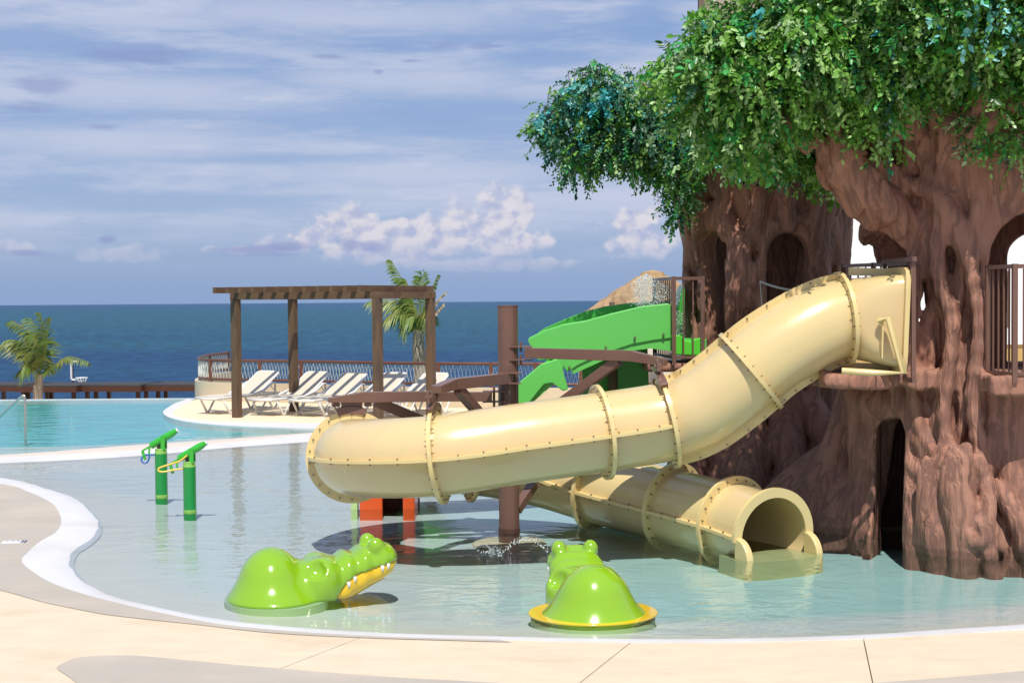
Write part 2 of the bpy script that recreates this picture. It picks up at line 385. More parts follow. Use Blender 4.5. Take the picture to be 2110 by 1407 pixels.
# near deck: three slabs divided by recessed joints
deck = thing('deck', 'cream concrete deck running round the near side of the splash pool', None, kind='structure')
outer = [Vector((-16, LB[-1].y, 0)), Vector((-16, -4, 0)), Vector((16, -4, 0)), Vector((16, LB[0].y, 0))]
loopB = [Vector((p.x, p.y, 0.0)) for p in LB]
J = [((750, 1310), (580, 1376)), ((1297, 1325), (1200, 1402)), ((1780, 1320), (1797, 1400))]
planes = []
for a, b in J:
    A = G(*a, .03); B = G(*b, .03); t = (B - A).normalized(); n = Vector((t.y, -t.x, 0)); n = n if n.x > 0 else -n
    planes.append((A, n))
def slab(poly, lo, hi, z, mt, name, parent):
    mb = poly_sheet(poly, z); me = bpy.data.meshes.new(name); me.from_pydata(mb.v, [], mb.f)
    bm = bmesh.new(); bm.from_mesh(me); g = 0.0035
    for pl, sgn in ((lo, 1), (hi, -1)):
        if pl is None: continue
        r = bmesh.ops.bisect_plane(bm, geom=bm.verts[:] + bm.edges[:] + bm.faces[:], plane_co=pl[0] + pl[1] * g * sgn, plane_no=pl[1], clear_inner=sgn > 0, clear_outer=sgn < 0)
    if not bm.faces: bm.free(); return
    e = [x for x in bm.edges if x.is_boundary]
    r = bmesh.ops.extrude_edge_only(bm, edges=e); bmesh.ops.translate(bm, verts=[v for v in r['geom'] if isinstance(v, bmesh.types.BMVert)], vec=(0, 0, -0.03))
    bmesh.ops.recalc_face_normals(bm, faces=bm.faces); bm.to_mesh(me); bm.free(); return linkmesh(name, me, mt, parent)
lims = [None] + planes + [None]
for i in range(4): slab(loopB + outer, lims[i], lims[i + 1], 0.03, m_deck, 'slab', deck)
under = poly_sheet(loopB + outer, 0.002); under.build('joint_bed', mat('joint', (0.36, 0.31, 0.25), 0.9), deck)
# greyer areas of the deck, laid as a thin skin
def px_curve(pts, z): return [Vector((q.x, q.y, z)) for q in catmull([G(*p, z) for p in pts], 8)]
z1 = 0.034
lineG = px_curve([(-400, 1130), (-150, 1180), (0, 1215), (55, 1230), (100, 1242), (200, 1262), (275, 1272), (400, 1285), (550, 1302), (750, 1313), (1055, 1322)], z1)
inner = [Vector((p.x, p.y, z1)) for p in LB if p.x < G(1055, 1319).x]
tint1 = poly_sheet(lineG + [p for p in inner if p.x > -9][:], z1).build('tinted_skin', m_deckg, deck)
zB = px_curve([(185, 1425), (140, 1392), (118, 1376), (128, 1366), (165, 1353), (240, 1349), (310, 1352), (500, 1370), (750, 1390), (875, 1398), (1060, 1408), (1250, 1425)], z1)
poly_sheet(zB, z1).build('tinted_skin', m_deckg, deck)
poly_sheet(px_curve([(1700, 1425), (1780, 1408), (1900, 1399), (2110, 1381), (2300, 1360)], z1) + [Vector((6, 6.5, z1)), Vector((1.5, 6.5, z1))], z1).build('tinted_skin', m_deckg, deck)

# splash pool floor
far = [(2700, 880), (1900, 880), (1300, 882), (1000, 888), (800, 899), (625, 911), (450, 924), (274, 940), (0, 954), (-250, 958), (-700, 960)]
farB = [(2700, 868), (1900, 868), (1300, 869), (1000, 874), (800, 885), (625, 895), (450, 914), (274, 928), (0, 942), (-250, 946), (-700, 948)]
farC = [(2700, 862), (1900, 862), (1300, 863), (1000, 868), (800, 879), (625, 890), (450, 903), (293, 913), (0, 934), (-250, 939), (-700, 941)]
FA, FB, FC = [catmull([G(*p, z) for p in L], 8) for L, z in ((far, 0.0), (farB, 0.03), (farC, 0.03))]
loop = LA + FA[::-1]
seg = np.array([[p.x, p.y] for p in loop]); sa = seg; sb = np.roll(seg, -1, 0)
def dist_loop(X, Y):
    D = np.full(X.shape, 1e9)
    for a, b in zip(sa, sb):
        ab = b - a; L2 = max((ab ** 2).sum(), 1e-9); t = np.clip(((X - a[0]) * ab[0] + (Y - a[1]) * ab[1]) / L2, 0, 1)
        D = np.minimum(D, np.hypot(X - a[0] - t * ab[0], Y - a[1] - t * ab[1]))
    return D
gx = np.arange(-15, 15.1, 0.2); gy = np.arange(8.6, 26.5, 0.2); GX, GY = np.meshgrid(gx, gy, indexing='ij')
D = dist_loop(GX, GY); GZ = -0.035 - np.minimum(D * 0.06, 0.085) - 0.05 * np.clip((GX + 1.5) / 3, 0, 1) * np.clip(D / 1.5, 0, 1)
nxg, nyg = GX.shape; idg = np.arange(nxg * nyg).reshape(nxg, nyg)
fq = np.stack([idg[:-1, :-1], idg[1:, :-1], idg[1:, 1:], idg[:-1, 1:]], -1).reshape(-1, 4)
me = npmesh('pool_floor', np.stack([GX, GY, GZ], -1).reshape(-1, 3), fq)
m_floor = bpy.data.materials.new('pool_plaster'); m_floor.use_nodes = True; N.nt = m_floor.node_tree
b = N.nt.nodes['Principled BSDF']; b.inputs['Roughness'].default_value = 0.8
g = N.nt.nodes.new('ShaderNodeNewGeometry'); x, y, z = sep(g.outputs['Position'])
nz = noise(comb(x, y, 0.0), 0.8, 5, 0.6) * 0.02 - 0.01
cc = mixc(sstep(z + nz, -0.05, -0.10), (0.66, 0.61, 0.53), (0.58, 0.61, 0.59))
cc = mixc(sstep(z + nz, -0.115, -0.165), cc, (0.38, 0.57, 0.54))
k = noise(comb(x, y, 0.0), 2.2, 6, 0.6) * 0.16 + 0.92; cc = mixc(1.0, cc, comb(k, k, k), 'MULTIPLY')
link(cc, b.inputs['Base Color'])
o = linkmesh('pool_floor', me, m_floor, smooth=True); tag(o, 'pale plaster floor of the splash pool under shallow water', kind='structure')
m_water = water_mat('pool_water_surface', (0.90, 0.965, 0.985), scale=2.6, amp=0.018, ior=1.45, stretch=(0.8, 1.25, 1))
LAw = [p + (LB[i] - p).normalized() * 0.01 for i, p in enumerate(LA)]
o = poly_sheet([Vector((p.x, p.y, 0)) for p in LA + FA[::-1]], 0.0).build('splash_pool_water', m_water); tag(o, 'clear rippled water of the shallow splash pool', kind='structure')
# rim strip between the two pools
rim = MB(); n = len(FA); vs = []
for i in range(n):
    a = FA[i].copy(); a.z = -0.2; a2 = FA[i].copy(); a2.z = 0.004; b_ = FB[i].copy(); b_.z = 0.03
    vs += [a, a2, b_]
rim.add(vs, [(i * 3 + k, i * 3 + k + 1, i * 3 + k + 4, i * 3 + k + 3) for i in range(n - 1) for k in range(2)])
o = rim.build('pool_rim', m_rim, smooth=True, auto=40); tag(o, 'white rim separating the splash pool from the swimming pool', kind='structure')
rim2 = MB(); vs = []
for i in range(n):
    b_ = FB[i].copy(); b_.z = 0.03; c_ = FC[i].copy(); c_.z = 0.012; d_ = FC[i] + Vector((0, .25, 0)); d_.z = -0.1
    vs += [b_, c_, d_]
rim2.add(vs, [(i * 3 + k, i * 3 + k + 1, i * 3 + k + 4, i * 3 + k + 3) for i in range(n - 1) for k in range(2)])
tag(rim2.build('beach_ledge', m_rimb, smooth=True), 'beige sloping ledge behind the white pool rim', kind='structure')

# swimming pool: shelf, basin and water
far_y = G(400, 822).y
isl_o = [(391, 822), (362, 832), (345, 842), (336, 850), (342, 858), (360, 865), (391, 871), (450, 877), (550, 882), (652, 884), (800, 879), (1000, 868), (1400, 862), (2700, 858)]
isl_i = [(397, 826), (376, 835), (362, 843), (357, 850), (361, 857), (374, 861), (400, 864), (455, 868), (550, 870), (652, 871), (800, 867), (1000, 858), (1400, 853), (2700, 850)]
IO = catmull([G(*p, 0.0) for p in isl_o], 8); II = catmull([G(*p, 0.05) for p in isl_i], 8)
m_turq = mat('turquoise_plaster', (0.08, 0.50, 0.53), 0.8, var=0.10, vscale=0.8)
m_shelf = mat('shelf_plaster', (0.50, 0.58, 0.55), 0.8, var=0.06, vscale=0.8)
o = poly_sheet([Vector((p.x, p.y + .12, -.1)) for p in FC] + [Vector((-40, FC[-1].y + .1, -.1)), Vector((-40, far_y, -.1)), Vector((9, far_y, -.1)), Vector((14, 30, -.1))], -0.10).build('swimming_pool_floor', m_turq); tag(o, 'turquoise plaster floor of the swimming pool', kind='structure')
sh = [Vector((p.x, p.y, -0.06)) for p in FC] + [Vector((p.x, p.y, -0.07)) for p in catmull([G(*q, 0) for q in [(-700, 921), (-200, 918), (0, 913), (150, 910), (320, 902), (450, 893), (560, 885), (652, 884), (1400, 862), (2700, 858)]], 6)]
o = poly_sheet(sh).build('pool_shelf', m_shelf); tag(o, 'pale shallow shelf along the near side of the swimming pool', kind='structure')
m_water2 = water_mat('swim_water_surface', (0.86, 0.98, 0.98), scale=2.2, amp=0.035, ior=1.24, stretch=(0.7, 1.1, 1))
wl = [Vector((p.x, p.y, 0)) for p in FC]
isl_w = [Vector((p.x, p.y, 0)) for p in IO]
poly = wl + [Vector((-40, FC[-1].y, 0)), Vector((-40, far_y, 0))] + isl_w
o = poly_sheet(poly, 0.0).build('swimming_pool_water', m_water2); tag(o, 'turquoise swimming pool water reaching the infinity edge', kind='structure')
o = MB().box((-24 + 2.2, far_y + 0.06, -0.21), (33, 0.12, 0.45)).build('infinity_edge', m_rim); tag(o, 'thin pale infinity edge of the swimming pool', kind='structure')

# terrace with the loungers
ter = MB(); vs = []
for i in range(len(IO)):
    a = IO[i].copy(); a.z = -0.3; a2 = IO[i].copy(); a2.z = 0.02; b_ = II[i].copy(); b_.z = 0.05; vs += [a, a2, b_]
ter.add(vs, [(i * 3 + k, i * 3 + k + 1, i * 3 + k + 4, i * 3 + k + 3) for i in range(len(IO) - 1) for k in range(2)])
tag(ter.build('terrace_edge', m_rim, smooth=True, auto=40), 'white edge round the lounger terrace', kind='structure')
tp_ = [Vector((p.x, p.y, 0.05)) for p in II]
wallpath = [(470, 37.0), (430, 35.4), (411, 33.8), (411, 32.7), (440, 32.1), (500, 31.7), (640, 31.0), (860, 29.7), (1040, 29.2), (1190, 29.0), (1420, 29.3)]
WPc = [Vector(((px - 1055) / FOC * d, d, 0)) for px, d in wallpath]; WP = catmull(WPc, 8)
poly = tp_ + [Vector((30, 27, .05)), Vector((30, 29.5, .05))] + [Vector((p.x, p.y, .05)) for p in WP[::-1]]
m_terr = mat('terrace_concrete', (0.78, 0.64, 0.44), 0.8, var=0.08, vscale=1.0)
o = poly_sheet(poly, 0.05).build('terrace', m_terr); tag(o, 'cream terrace where the loungers and pergola stand', kind='structure')
o = MB().box((32, 62, -1.6), (55, 66, 3.2)).build('garden_ground', m_sand); tag(o, 'pale paved ground behind the play trees', kind='structure')
o = MB().box((-20, 52, -2.8), (120, 36, 0.4)).build('beach', m_sand); tag(o, 'sandy beach below the infinity edge', kind='structure')

# sea
ms = bpy.data.materials.new('sea_water'); ms.use_nodes = True; nt = ms.node_tree; nt.nodes.clear(); N.nt = nt
g = nt.nodes.new('ShaderNodeNewGeometry'); x, y, z = sep(g.outputs['Position'])
lg = N.m('LOGARITHM', y, 2.718)
band = noise(comb(x * 0.004 + lg * 2.0, lg * 3.2, 0.0), 1.5, 4, 0.55)
cl = mixc(sstep(lg + (band - 0.5) * 2.2, 4.6, 6.0), (0.014, 0.052, 0.118), (0.020, 0.082, 0.122))
cl = mixc(sstep(lg + (band - 0.5) * 1.6, 6.2, 8.2), cl, (0.014, 0.060, 0.135))
mot = noise(comb(x * 0.45 + lg * 3.0, lg * 60.0, 0.0), 1.0, 8, 0.75); k = sstep(mot, 0.30, 0.70) * 1.0 + 0.5; cl = mixc(1.0, cl, comb(k, k, k), 'MULTIPLY')
h = noise(comb(x * 0.5, y * 0.5, 0.0), 0.9, 8, 0.7)
bn = nt.nodes.new('ShaderNodeBump'); bn.inputs['Distance'].default_value = 1.1; link(h, bn.inputs['Height'])
df = nt.nodes.new('ShaderNodeBsdfDiffuse'); link(cl, df.inputs[0])
gl = nt.nodes.new('ShaderNodeBsdfGlossy'); gl.inputs['Roughness'].default_value = 0.25; nt.links.new(bn.outputs[0], gl.inputs['Normal']); gl.inputs[0].default_value = (0.75, 0.85, 0.95, 1)
fr = nt.nodes.new('ShaderNodeFresnel'); fr.inputs['IOR'].default_value = 1.33; nt.links.new(bn.outputs[0], fr.inputs['Normal'])
fm = N.m('MINIMUM', N(fr.outputs[0]) * 0.55, 0.26)
caps = sstep(noise(comb(x * 0.12, lg * 30.0, 3.0), 1.0, 8, 0.78), 0.715, 0.74)
wcap = nt.nodes.new('ShaderNodeBsdfDiffuse'); wcap.inputs[0].default_value = (0.6, 0.65, 0.7, 1)
mx = nt.nodes.new('ShaderNodeMixShader'); link(fm, mx.inputs[0]); nt.links.new(df.outputs[0], mx.inputs[1]); nt.links.new(gl.outputs[0], mx.inputs[2])
mx2 = nt.nodes.new('ShaderNodeMixShader'); link(caps * 0.8, mx2.inputs[0]); nt.links.new(mx.outputs[0], mx2.inputs[1]); nt.links.new(wcap.outputs[0], mx2.inputs[2])
oo = nt.nodes.new('ShaderNodeOutputMaterial'); nt.links.new(mx2.outputs[0], oo.inputs[0])
sv = [(-14000, -50, -3), (14000, -50, -3), (14000, 14000, -3), (-14000, 14000, -3)]
o = MB().add(sv, [(0, 1, 2, 3)]).build('sea', ms); tag(o, 'blue green sea with small waves out to the horizon', kind='structure')

# ================================================================== BUILDINGS behind
m_bbeige = mat('beige_facade', (0.42, 0.34, 0.25), 0.85, var=0.05, vscale=0.5)
m_bdark = mat('brown_trim', (0.16, 0.11, 0.07), 0.7)
b1 = thing('hotel_building', 'tall beige hotel wall rising behind the leaves of the near play tree', 'building', (16, 47, 0))
xl = (1452 - 1055) / FOC * 45
MB().extr([(xl - 16, -2, 0), (xl + 8, -2, 0), (xl + 8, 8, 0), (xl * 55 / 45 + .5 - 16, 8, 0)], (0, 0, 16)).build('wall', m_bbeige, b1)
MB().box((xl - 16 - 0.08, -2.1, 8), (0.18, 0.3, 16)).build('corner_trim', m_bdark, b1)
b2 = thing('white_building', 'low white rendered building glimpsed between the two play trees', 'building', (10, 31, 0))
xw = (1545 - 1055) / FOC * 30
MB().box((xw - 10 + 8, 2, 2.9), (16, 6, 3.3)).build('wall', m_white, b2)
MB().box((xw - 10 + 8, 2, 0.62), (16.1, 5.9, 1.25)).build('plinth', mat('ochre', (0.5, 0.33, 0.12), 0.8), b2)
MB().box((xw - 10 + 8, 2, 4.62), (16.3, 6.3, 0.14)).build('parapet', m_white, b2)
for xx in (3.0, 5.2, 7.4):
    f = MB().box((xx - 3, -1.03, 2.2), (0.9, 0.06, 1.2)).build('window', m_bdark, b2)
    MB().box((xx - 3, -1.07, 2.2), (0.8, 0.02, 1.1)).build('pane', mat('dark_glass', (0.05, 0.06, 0.07), 0.1), f)
# thatched roof
m_th = mat('thatch', (0.42, 0.27, 0.14), 0.95, var=0.45, vscale=5, bump=0.03, bscale=14, col2=(0.30, 0.19, 0.10), c2scale=1.5, aniso=(1, 1, 0.25))
tc_ = P(1345, 640, 38.0)
th = thing('thatched_hut', 'round thatched palapa roof showing above the green slide', 'hut', (tc_.x, tc_.y, 0))
mb = MB(); n = 48; rows = 12; rr = random.Random(3); vs = []
for i in range(rows + 1):
    t = i / rows; r = 0.30 + (2.15 - 0.30) * t; zz = 2.92 - 1.25 * t ** 1.15 - (0.02 if i % 3 == 0 else 0)
    for k in range(n):
        a = 2 * math.pi * k / n; j = 1 + rr.uniform(-.02, .02) * (1 + 2 * t)
        vs.append((r * j * math.cos(a), r * j * math.sin(a), zz + rr.uniform(-.025, .025)))
fs = [(i * n + k, i * n + (k + 1) % n, (i + 1) * n + (k + 1) % n, (i + 1) * n + k) for i in range(rows) for k in range(n)] + [tuple(range(n))[::-1]]
mb.add(vs, fs).build('roof', m_th, th)
MB().lathe([(0.02, 3.05), (0.30, 2.98), (0.36, 2.84), (0.1, 2.8)], n=24).build('ridge_cap', m_th, th)
for a in range(4): MB().tube([(1.5 * math.cos(a * 1.57 + .7), 1.5 * math.sin(a * 1.57 + .7), 0), (1.5 * math.cos(a * 1.57 + .7), 1.5 * math.sin(a * 1.57 + .7), 2.2)], 0.08).build('post', m_bdark, th)

# ================================================================== beach shades
m_dk = mat('dark_oiled_wood', (0.075, 0.026, 0.013), 0.5, var=0.25, vscale=6, aniso=(1, 1, 1))
m_slate = mat('dark_canopy', (0.04, 0.036, 0.036), 0.7, var=0.15)
spots = [(-28, 150, 47), (150 - 20, 195, 47), (262, 315, 47), (395, 415, 47)]
labs = ['dark flat topped beach shade cut by the picture edge beside the small palm', 'dark flat topped beach shade in front of the basketball hoop', 'dark flat topped beach shade between two others, third from the palm', 'dark flat topped beach shade nearest the curved terrace wall']
cents = [(30, 47.5), (122, 47), (252, 47), (372, 47)]
proto = None
for i, (px, d) in enumerate(cents):
    loc = Vector(((px - 1055) / FOC * d, d, -2.6))
    if proto is None:
        s_ = thing('beach_shade', labs[0], 'beach shade', loc, R_(-10), 'beach shades below the infinity edge')
        MB().box((0, 0, 2.20), (2.1, 1.9, 0.05)).build('roof', m_slate, s_)
        for sy in (-1, 1): MB().box((0, sy * 0.92, 2.09), (2.1, 0.06, 0.17)).build('fascia', m_dk, s_)
        for sx in (-1, 1): MB().box((sx * 1.02, 0, 2.09), (0.06, 1.78, 0.17)).build('fascia', m_dk, s_)
        for sx in (-1, 1):
            for sy in (-1, 1): MB().box((sx * 0.88, sy * 0.78, 1.0), (0.11, 0.11, 2.0)).build('post', m_dk, s_)
        proto = s_
    else:
        s_ = copy_tree(proto); s_.location = loc; s_['label'] = labs[i]
# basketball hoop
hp = P(150, 790, 48)
bh = thing('basketball_hoop', 'white framed water basketball hoop with net beside the small palm', 'basketball hoop', (hp.x, hp.y, -2.6))
m_wp = mat('white_paint', (0.8, 0.8, 0.8), 0.4, coat=0.2)
zc = P(150, 765, 48).z + 2.6
MB().tube([(0, 0, 0), (0, 0, zc + 0.2)], 0.035).build('post', mat('navy_metal', (0.02, 0.03, 0.06), 0.5), bh)
MB().tube([(0.16, 0, zc + 0.33), (0.0, -0.05, zc + 0.33), (-0.03, -0.05, zc + 0.28), (-0.03, -0.05, zc - 0.24), (0, -0.05, zc - 0.29), (0.16, 0, zc - 0.29)], 0.035).build('backboard_frame', m_wp, bh)
MB().tube([(0.3 + 0.2 * math.cos(a * .5236), 0.2 * math.sin(a * .5236), zc - 0.22) for a in range(13)], 0.014).build('rim', m_wp, bh)
mb = MB()
for a in range(12):
    for s in (-1, 1):
        an = a * .5236; mb.tube([(0.3 + 0.19 * math.cos(an), 0.19 * math.sin(an), zc - 0.22), (0.3 + 0.09 * math.cos(an + s * .5), 0.09 * math.sin(an + s * .5), zc - 0.45)], 0.01, 4)
mb.build('net', m_wp, bh)

# ================================================================== parapet wall and rope railing
pw = MB(); vs = []
for i, p in enumerate(WP):
    t = (WP[min(i + 1, len(WP) - 1)] - WP[max(i - 1, 0)]).normalized(); nrm = Vector((t.y, -t.x, 0)) * 0.09
    for s, zz in ((1, -0.4), (1, 0.47), (-1, 0.47), (-1, -0.4)): q = p + nrm * s; vs.append((q.x, q.y, zz))
pw.add(vs, [(i * 4 + k, i * 4 + (k + 1) % 4, i * 4 + 4 + (k + 1) % 4, i * 4 + 4 + k) for i in range(len(WP) - 1) for k in range(4)] + [(0, 1, 2, 3)])
o = pw.build('parapet_wall', m_stucco, smooth=True, auto=40); tag(o, 'low curved cream wall behind the sun loungers', 'wall')
m_rw = mat('red_brown_wood', (0.13, 0.048, 0.026), 0.45, var=0.3, vscale=5)
m_rope = mat('pale_rope', (0.66, 0.64, 0.58), 0.8, var=0.1)
rr_ = thing('rope_railing', 'red brown railing laced with white rope on top of the curved cream wall', 'railing', (WP[0].x, WP[0].y, 0.47))
off = Vector((WP[0].x, WP[0].y, 0.47))
top = [p - off + Vector((0, 0, 0.96)) for p in WP]; bot = [p - off + Vector((0, 0, 0.54)) for p in WP]
MB().tube(top, 0.033, 8).build('top_rail', m_rw, rr_, smooth=True); MB().tube(bot, 0.026, 8).build('bottom_rail', m_rw, rr_, smooth=True)
cum_ = [0.0]
for i in range(1, len(WP)): cum_.append(cum_[-1] + (WP[i] - WP[i - 1]).length)
def at_s(s):
    s = max(0, min(s, cum_[-1] - 1e-4)); i = max(0, next(j for j in range(1, len(cum_)) if cum_[j] >= s) - 1)
    return WP[i].lerp(WP[i + 1], (s - cum_[i]) / (cum_[i + 1] - cum_[i]))
def s_of_px(px):
    best = min(range(200), key=lambda k: abs(at_s(cum_[-1] * (0.18 + 0.82 * k / 199)).x / at_s(cum_[-1] * (0.18 + 0.82 * k / 199)).y * FOC + 1055 - px)); return cum_[-1] * (0.18 + 0.82 * best / 199)
ps = [0.02, 1.6, s_of_px(433), s_of_px(532), s_of_px(622), s_of_px(770), s_of_px(905), s_of_px(1010), s_of_px(1105), s_of_px(1200), s_of_px(1300)]
for s in ps:
    q = at_s(s) - off; MB().box((q.x, q.y, 0.74 - 0.47), (0.075, 0.075, 0.50)).build('post', m_rw, rr_)
for a, b_ in zip(ps[:-1], ps[1:]):
    k = max(3, int(round((b_ - a) / 0.085))); k += k % 2
    for ph in (0, 1):
        pts = []
        for i in range(k + 1):
            q = at_s(a + (b_ - a) * i / k) - off; pts.append(Vector((q.x, q.y, (0.47 if (i + ph) % 2 else 0.09))) + Vector((0, -0.012 if ph else 0.012, 0)))
        MB().tube(pts, 0.0085, 4).build('rope', m_rope, rr_)

# ================================================================== pergola
m_wood = mat('weathered_timber', (0.135, 0.075, 0.036), 0.7, var=0.35, vscale=3, bump=0.006, bscale=18, col2=(0.09, 0.055, 0.034), c2scale=2.5, aniso=(5, 5, 0.7))
m_wood2 = mat('weathered_beam', (0.135, 0.075, 0.036), 0.7, var=0.35, vscale=3, bump=0.005, bscale=18, col2=(0.10, 0.045, 0.024), c2scale=1.8)
p1_ = Vector((-5.30, 27.3, 0)); Lx = Vector((2.88, -1.70, 0)); Lw = Lx.length; ang = math.atan2(Lx.y, Lx.x)
pg = thing('pergola', 'brown timber pergola of four posts shading the loungers', 'pergola', (p1_.x, p1_.y, 0.05), ang)
W2 = 1.71; ztop = 2.26
for (a, b_) in ((0, 0), (Lw, 0), (0, W2), (Lw, W2)): MB().box((a, b_, ztop / 2), (0.145, 0.145, ztop)).build('post', m_wood, pg, bevel=0.008)
for b_ in (-0.0, W2): MB().box((Lw / 2 , b_, ztop + 0.062), (Lw + 0.20, 0.10, 0.124)).build('beam', m_wood2, pg, bevel=0.006)
for a in (0.0, Lw): MB().box((a, W2 / 2, ztop + 0.062), (0.10, W2 - 0.104, 0.12)).build('cross_beam', m_wood2, pg)
k = 0; xx = -0.22
while xx < Lw + 0.14:
    MB().box((xx, W2 / 2 - 0.02, ztop + 0.126 + 0.058), (0.075, W2 + 0.66, 0.115)).build('rafter', m_wood2, pg, bevel=0.004); xx += 0.31

# ================================================================== sun loungers
m_res = mat('white_resin', (0.76, 0.74, 0.70), 0.35, var=0.04, coat=0.3)
m_sling = mat('beige_sling', (0.62, 0.54, 0.42), 0.8, var=0.05, vscale=6)
def make_lounger():
    t = thing('sun_lounger', 'x', 'sun lounger', (0, 0, 0), 0, 'sun loungers in a row under the pergola')
    L1 = 1.25; H = 0.32; w = 0.31
    mb = MB()
    for s in (-1, 1):
        mb.tube([(0.02, s * (w - .04), H - 0.02), (0.0, s * w, H), (0.5, s * w, H + .01), (1.95, s * w, H + 0.0)], 0.026, 6)
    mb.tube([(0.0, -w, H), (-0.03, 0, H - .01), (0.0, w, H)], 0.028, 6); mb.tube([(1.95, -w, H), (1.95, w, H)], 0.022, 6)
    mb.build('frame', m_res, t, smooth=True)
    for xx in (0.1, 1.35):
        for s in (-1, 1):
            MB().tube([(xx, s * w, H), (xx + 0.20, s * (w + .01), 0.02), (xx + 0.25, s * (w + .01), 0.02), (xx + 0.46, s * w, H)], 0.022, 6).build('leg', m_res, t, smooth=True)
    for xx in (0.33, 1.58): MB().tube([(xx, -w, 0.05), (xx, w, 0.05)], 0.016, 6).build('cross_bar', m_res, t)
    a = R_(33); bx = 1.12; bl = 0.80
    MB().box((bx / 2, 0, H + 0.022), (bx - 0.02, 0.54, 0.014)).build('seat_sling', m_sling, t)
    rot = Matrix.Rotation(-a, 3, 'Y')
    c_ = Vector((bx, 0, H + 0.02)) + rot @ Vector((bl / 2, 0, 0.0))
    MB().box(c_, (bl, 0.55, 0.018), rot).build('backrest_sling', m_sling, t)
    mb = MB()
    def q(u, v): return Vector((bx, 0, H + 0.015)) + rot @ Vector((u, v, 0))
    mb.tube([q(0, -.29), q(bl - .05, -.29), q(bl, -.23), q(bl, .23), q(bl - .05, .29), q(0, .29)], 0.022, 6)
    mb.build('backrest_frame', m_res, t, smooth=True)
    MB().tube([q(0.42, -.27), Vector((1.72, -.27, H))], 0.012, 5).build('prop', m_res, t)
    for s in (-1, 1):
        MB().tube([(0.95, s * (w + .03), H + .03), (1.25, s * (w + .04), H + .10), (1.50, s * (w + .04), H + .24), (1.58, s * (w + .04), H + 0.24), (1.60, s * (w + .03), H)], 0.025, 6).build('armrest', m_res, t, smooth=True)
    return t
L0 = make_lounger()
pos = [(-6.04, 28.1), (-4.90, 27.6), (-4.05, 27.3), (-3.30, 27.05), (-2.42, 26.75)]
ll = ['white lounger at the far end of the row, by the rounded end of the wall', 'white lounger second from the rounded end of the wall, striped by shade', 'white lounger in the middle of the row of five', 'white lounger partly behind the near pergola post, sunlit back', 'white lounger closest to the brown slide column, sunlit back']
for i, (x_, y_) in enumerate(pos):
    t = L0 if i == 0 else copy_tree(L0)
    t.location = (x_, y_, 0.05); t.rotation_euler = (0, 0, R_(59 + (i % 3 - 1) * 2)); t['label'] = ll[i]

# ================================================================== palms
m_frond = mat('palm_leaf', (0.12, 0.19, 0.03), 0.5, var=0.35, vscale=2.5, col2=(0.22, 0.24, 0.045), c2scale=1.8)
m_dry = mat('dry_palm_leaf', (0.42, 0.34, 0.24), 0.8, var=0.3, vscale=3)
m_ptr = mat('palm_trunk', (0.36, 0.28, 0.20), 0.9, var=0.35, vscale=6, bump=0.02, bscale=14)
def frond(pts, mt, root, wind, ll=0.5, nleaf=34, droop=0.5, seed=0):
    r = random.Random(seed); C = catmull(pts, 8); m = len(C); mb = MB()
    mb.tube(C, [0.022 * (1 - 0.8 * i / m) for i in range(m)], 5)
    for i in range(nleaf):
        u = 0.14 + 0.86 * i / nleaf; f = u * (m - 1); k = int(f); k = min(k, m - 2); p = C[k].lerp(C[k + 1], f - k); t = (C[k + 1] - C[k]).normalized()
        sd_ = t.cross(Vector((0, 0, 1)));
        if sd_.length < .1: sd_ = Vector((1, 0, 0))
        sd_.normalize()
        for s in (-1, 1):
            L = ll * (0.55 + 0.6 * math.sin(math.pi * min(1, u * 0.9 + .1))) * r.uniform(.8, 1.1)
            d = (sd_ * s * 0.8 + t * 0.55 + Vector(wind) * 0.9 + Vector((r.uniform(-.15, .15), r.uniform(-.15, .15), r.uniform(-.2, .1)))).normalized()
            w = t * 0.020; a = p; b_ = p + d * L * .5 + Vector((0, 0, -droop * .08 * L)); c_ = p + d * L * .9 + Vector((0, 0, -droop * L * .5))
            mb.add([a - w * .5, a + w * .5, b_ + w, b_ - w, c_], [(0, 1, 2, 3), (3, 2, 4)])
    return mb.build('frond', mt, root)
def palm(name_label, base, trunk, cpx, fronds, d, seed, th=0.10, dry=()):
    t = thing('palm_tree', name_label, 'palm tree', base)
    C = catmull([Vector(p) - Vector(base) for p in trunk], 8); rr = random.Random(seed)
    MB().tube(C, [th * (1.25 - 0.4 * i / len(C)) * (1 + 0.07 * (i % 2)) for i in range(len(C))], 12).build('trunk', m_ptr, t, smooth=True)
    cc_ = P(*cpx, d) - Vector(base)
    for i, (path, wind, ll_) in enumerate(fronds):
        pts = [cc_] + [P(px, py, d + dd) - Vector(base) for px, py, dd in path]
        frond(pts, m_dry if i in dry else m_frond, t, wind, ll_ * 1.15, 36, 0.55, seed * 31 + i)
    return t
d = 44.0; bs = P(80, 830, d); bs.z = -2.6
